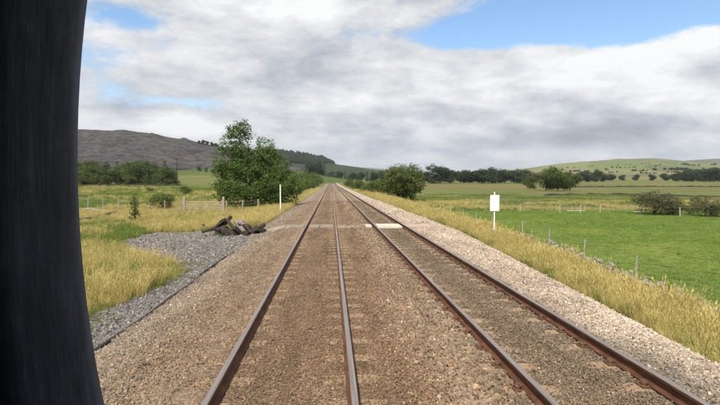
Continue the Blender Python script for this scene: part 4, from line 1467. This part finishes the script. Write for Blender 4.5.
# fence down the right bank, with the tumbled wall below it
fy = [9.0, 12, 16, 20, 24, 28, 34, 42, 52]
wire_fence('wire_fence', [Vector((float(xf(y)) + 0.28, y, 0)) for y in fy], 4.6, 0.9, 0.045, post_grey, (0.5, 0.8), 'thin wire fence between the straw bank and the bright meadow', 0.0035)
F2 = [hit(u, v) for u, v in ((520, 212), (560, 213.5), (600, 213), (640, 214), (680, 216.5), (735, 217.5))]
wire_fence('wire_fence', F2, 3.2, 0.95, 0.075, post_white, (0.5, 0.9), 'pale post fence along the far edge of the bright meadow', 0.008)
for (u1, v1, u2, v2, lab) in ((566, 212, 584, 212, 'whitish rail lying level on the meadow fence left of the thorn bushes'), (632, 213, 646, 213, 'whitish rail on the meadow fence touching the broad thorn bush')):
    a, b = hit(u1, v1 + 1.5), hit(u2, v2 + 1.5)
    o = MB().tube([a + Vector((0, -0.25, 0.30)), b + Vector((0, -0.25, 0.32))], 0.045, 6).build('fence_rail', post_white)
    tag(o, lab, 'fence rail', 'white rails by the far meadow fence')

# tumbled stones at the foot of the right bank: each stone a piece of the wall
stone_grey = mottled('wall_stone_mat', (0.11, 0.108, 0.095), (0.34, 0.33, 0.30), 7, 0.95, 0.6, 0.02)
wst = [hull_mesh('stone', 600 + i, 13, 0.65) for i in range(6)]
for s in wst: s.materials.append(stone_grey)
wall = empty('rubble_wall', (float(xf(12)), 12, gzs(float(xf(12)), 12)))
tag(wall, 'tumbled grey rubble wall under the wire fence on the right', 'wall')
y = 8.5
k = 0
while k < 300 and y < 40:
    step = random.uniform(0.10, 0.17) * (1 + max(0, y - 20) * 0.03)
    y += step
    if y > 26 and random.random() < 0.35: continue
    for j in range(random.choice((2, 2, 3)) if y < 24 else random.choice((1, 1, 2))):
        s = random.uniform(0.07, 0.14)
        x = float(xf(y)) + 0.12 + random.uniform(-0.16, 0.16)
        link('stone', random.choice(wst), None, wall, Vector((x, y, gzs(x, y) + s * 0.35 + j * 0.14)) - wall.location,
             (random.uniform(-.4, .4), random.uniform(-.4, .4), random.uniform(0, 6))).scale = (s * 1.2, s, s * 0.9)
        k += 1

# ---- dry-stone walls across the pastures
wall_dark = mottled('field_wall_mat', (0.03, 0.032, 0.024), (0.085, 0.082, 0.065), 0.8, 0.95, 0.6, 0.1)
wall_pale = mottled('pale_wall_mat', (0.20, 0.19, 0.165), (0.34, 0.32, 0.28), 0.8, 0.95, 0.6, 0.1)


def field_wall(pts, h, w, mat, label):
    vs, fs = [], []
    P_ = []
    for a, b in zip(pts[:-1], pts[1:]):
        n = max(2, int((b - a).length / 1.5))
        P_ += [a.lerp(b, i / n) for i in range(n)]
    P_.append(pts[-1])
    o0 = P_[0].copy()
    for i, q in enumerate(P_):
        d = (P_[min(i + 1, len(P_) - 1)] - P_[max(0, i - 1)]); d.z = 0; d.normalize()
        s = Vector((-d.y, d.x, 0))
        z = gzs(q.x, q.y)
        hh = h * random.uniform(0.45, 1.15)
        for k, zz in ((w, -0.2), (w * 0.75, hh * 0.6), (w * 0.55, hh), (-w * 0.55, hh * 0.98), (-w * 0.75, hh * 0.6), (-w, -0.2)):
            vs.append(Vector((q.x, q.y, z + zz)) + s * k * random.uniform(0.9, 1.1) - o0)
    for i in range(len(P_) - 1):
        for j in range(5):
            fs.append((i * 6 + j, i * 6 + j + 1, i * 6 + 7 + j, i * 6 + 6 + j))
    fs += [tuple(range(6))[::-1], tuple(range(len(P_) * 6 - 6, len(P_) * 6))]
    b = MB(); b.add(vs, fs)
    o = b.build('stone_wall', mat, None, tuple(o0))
    tag(o, label, 'wall')
    return o


field_wall([pt(20, 165), pt(80, 172), pt(180, 190)], 0.8, 0.35, wall_dark, 'long dark stone wall along the foot of the belt of wood')
field_wall([hit(60, 224), hit(88, 221), hit(118, 214.5)], 0.35, 0.22, wall_dark, 'low dark wall beside the window pillar in the left pasture')
field_wall([hit(60, 208), hit(85, 210), hit(112, 214)], 0.3, 0.3, wall_pale, 'low pale wall behind the dark one in the left pasture')
field_wall([pt(545, 118), pt(600, 122), pt(660, 112), pt(735, 104)], 0.6, 0.3, wall_dark, 'dark stone wall crossing the pasture behind the thorn bushes')
field_wall([pt(575, 250), pt(640, 262), pt(720, 255)], 0.8, 0.4, wall_dark, 'far dark wall across the pasture right of the dark clump of trees')

# telegraph pole in the wood
p = pt(177, 188)
pole = empty('pole', tuple(p))
tag(pole, 'thin dark pole standing at the right end of the belt of wood', 'pole')
MB().tube([(0, 0, -0.5), (0, 0, 10.5)], [0.17, 0.11], 8).build('shaft', old_wood, pole)
MB().box((0, 0, 9.9), (1.5, 0.1, 0.12)).build('crossarm', old_wood, pole)

# ------------------------------------------------------------------ the cab the photo was taken from
cab_mat, t, bs, out = new_mat('cab_paint_mat')
g = t.node('ShaderNodeNewGeometry')
n1 = t.noise(t.mapping(g.outputs['Position'], (1, 1, 0.06)), 90, 6, 0.7)
n2 = t.noise(g.outputs['Position'], 26, 5, 0.65, 0.8)
f = t.m('ADD', t.m('MULTIPLY', n1, 0.7), t.m('MULTIPLY', n2, 0.3))
t.put(bs.inputs['Base Color'], t.ramp(f, [(0.32, (0.028, 0.033, 0.058)), (0.52, (0.070, 0.078, 0.122)), (0.72, (0.155, 0.165, 0.23))]))
bs.inputs['Roughness'].default_value = 0.6
bump(t, bs, f, 0.6, 0.002)
cab_wall = mottled('cab_lining_mat', (0.30, 0.30, 0.30), (0.40, 0.40, 0.39), 3, 0.6, 0)
cab = empty('train_cab', (LT, 0.0, 0.0))
tag(cab, 'dark blue grey curved window pillar of the train cab at the left', 'train cab')
Zs = np.linspace(1.70, 2.75, 41)
ZC, RAD = 2.208, 1.14
b = MB(); vs, fs = [], []
for z in Zs:
    o_ = (z - ZC) ** 2 / (2 * RAD)
    xi, xo = -0.2335 + o_ - LT, -0.375 - o_ * 0.6 - LT
    ring = [(xo, 0.46), (xo, 0.41), (xo + 0.02, 0.395), (xi - 0.05, 0.395), (xi - 0.034, 0.398), (xi - 0.024, 0.406), (xi - 0.006, 0.445), (xi, 0.455), (xi, 0.468), (xi - 0.01, 0.476), (xo + 0.01, 0.476)]
    vs += [(x, y, z) for x, y in ring]
k = 11
for i in range(len(Zs) - 1):
    for j in range(k):
        q = (j + 1) % k
        fs.append((i * k + j, i * k + q, i * k + k + q, i * k + k + j))
fs += [tuple(range(k))[::-1], tuple(range(len(vs) - k, len(vs)))]
b.add(vs, fs)
b.build('window_pillar', cab_mat, cab, smooth=True)
hw = 1.36
MB().box((0, 0.435, 2.93), (2 * hw, 0.08, 0.36)).build('header', cab_mat, cab)
MB().box((0, 0.435, 1.05), (2 * hw, 0.08, 1.30)).build('front_panel', cab_mat, cab)
for s in (-1, 1):
    MB().box((s * (hw - 0.05), 0.435, 2.225), (0.10, 0.08, 1.05)).build('corner_post', cab_mat, cab)
    MB().box((s * (hw - 0.03), -0.80, 1.98), (0.06, 2.386, 2.70)).build('side_wall', cab_wall, cab)
MB().box((0, -2.02, 1.98), (2 * hw, 0.05, 2.70)).build('rear_wall', cab_wall, cab)
MB().box((0, -0.78, 0.95), (2 * hw - 0.125, 2.34, 0.06)).build('floor', cab_mat, cab)
arc = [(math.sin(a) * (hw + 0.02), 3.115 + (math.cos(a) - math.cos(1.2)) * 0.55) for a in np.linspace(-1.2, 1.2, 15)]
arc = [(x / math.sin(1.2), z) for x, z in arc]
b = MB()
vs = [(x, y, z + e) for y in (-2.06, 0.50) for e in (0, 0.05) for x, z in arc]
n = len(arc); fs = []
for i in range(n - 1):
    for a0, a1 in ((0, 2 * n), (n, 3 * n)):
        fs.append((a0 + i, a0 + i + 1, a1 + i + 1, a1 + i))
    for a0 in (0, 2 * n):
        fs.append((a0 + i, a0 + i + 1, a0 + n + i + 1, a0 + n + i))
fs += [(0, n, 3 * n, 2 * n), (n - 1, 2 * n - 1, 4 * n - 1, 3 * n - 1)]
b.add(vs, fs)
b.build('roof', cab_mat, cab)
for yw in (-1.5,):
    ax = MB().tube([(-0.85, yw, 0.42), (0.85, yw, 0.42)], 0.08, 12).build('axle', cab_mat, cab)
    for s in (-1, 1):
        MB().tube([(s * 0.70, yw, 0.42), (s * 0.80, yw, 0.42)], 0.419, 28).build('wheel', rust_mat, cab)
    MB().box((0, yw, 0.68), (1.9, 0.5, 0.48)).build('bogie_frame', cab_mat, cab)

# ------------------------------------------------------------------ haze
HAZE = 0.00007
m = bpy.data.materials.new('haze_mat')
m.use_nodes = True
t = NT(m.node_tree); t.n.clear()
out = t.node('ShaderNodeOutputMaterial')
pv = t.node('ShaderNodeVolumePrincipled')
pv.inputs['Color'].default_value = (0.80, 0.88, 1.0, 1)
pv.inputs['Density'].default_value = HAZE
pv.inputs['Anisotropy'].default_value = 0.0
t.l.new(pv.outputs[0], out.inputs['Volume'])
o = MB().box((0, 3000, 245), (15000, 8400, 560)).build('haze', m)
tag(o, kind='stuff')
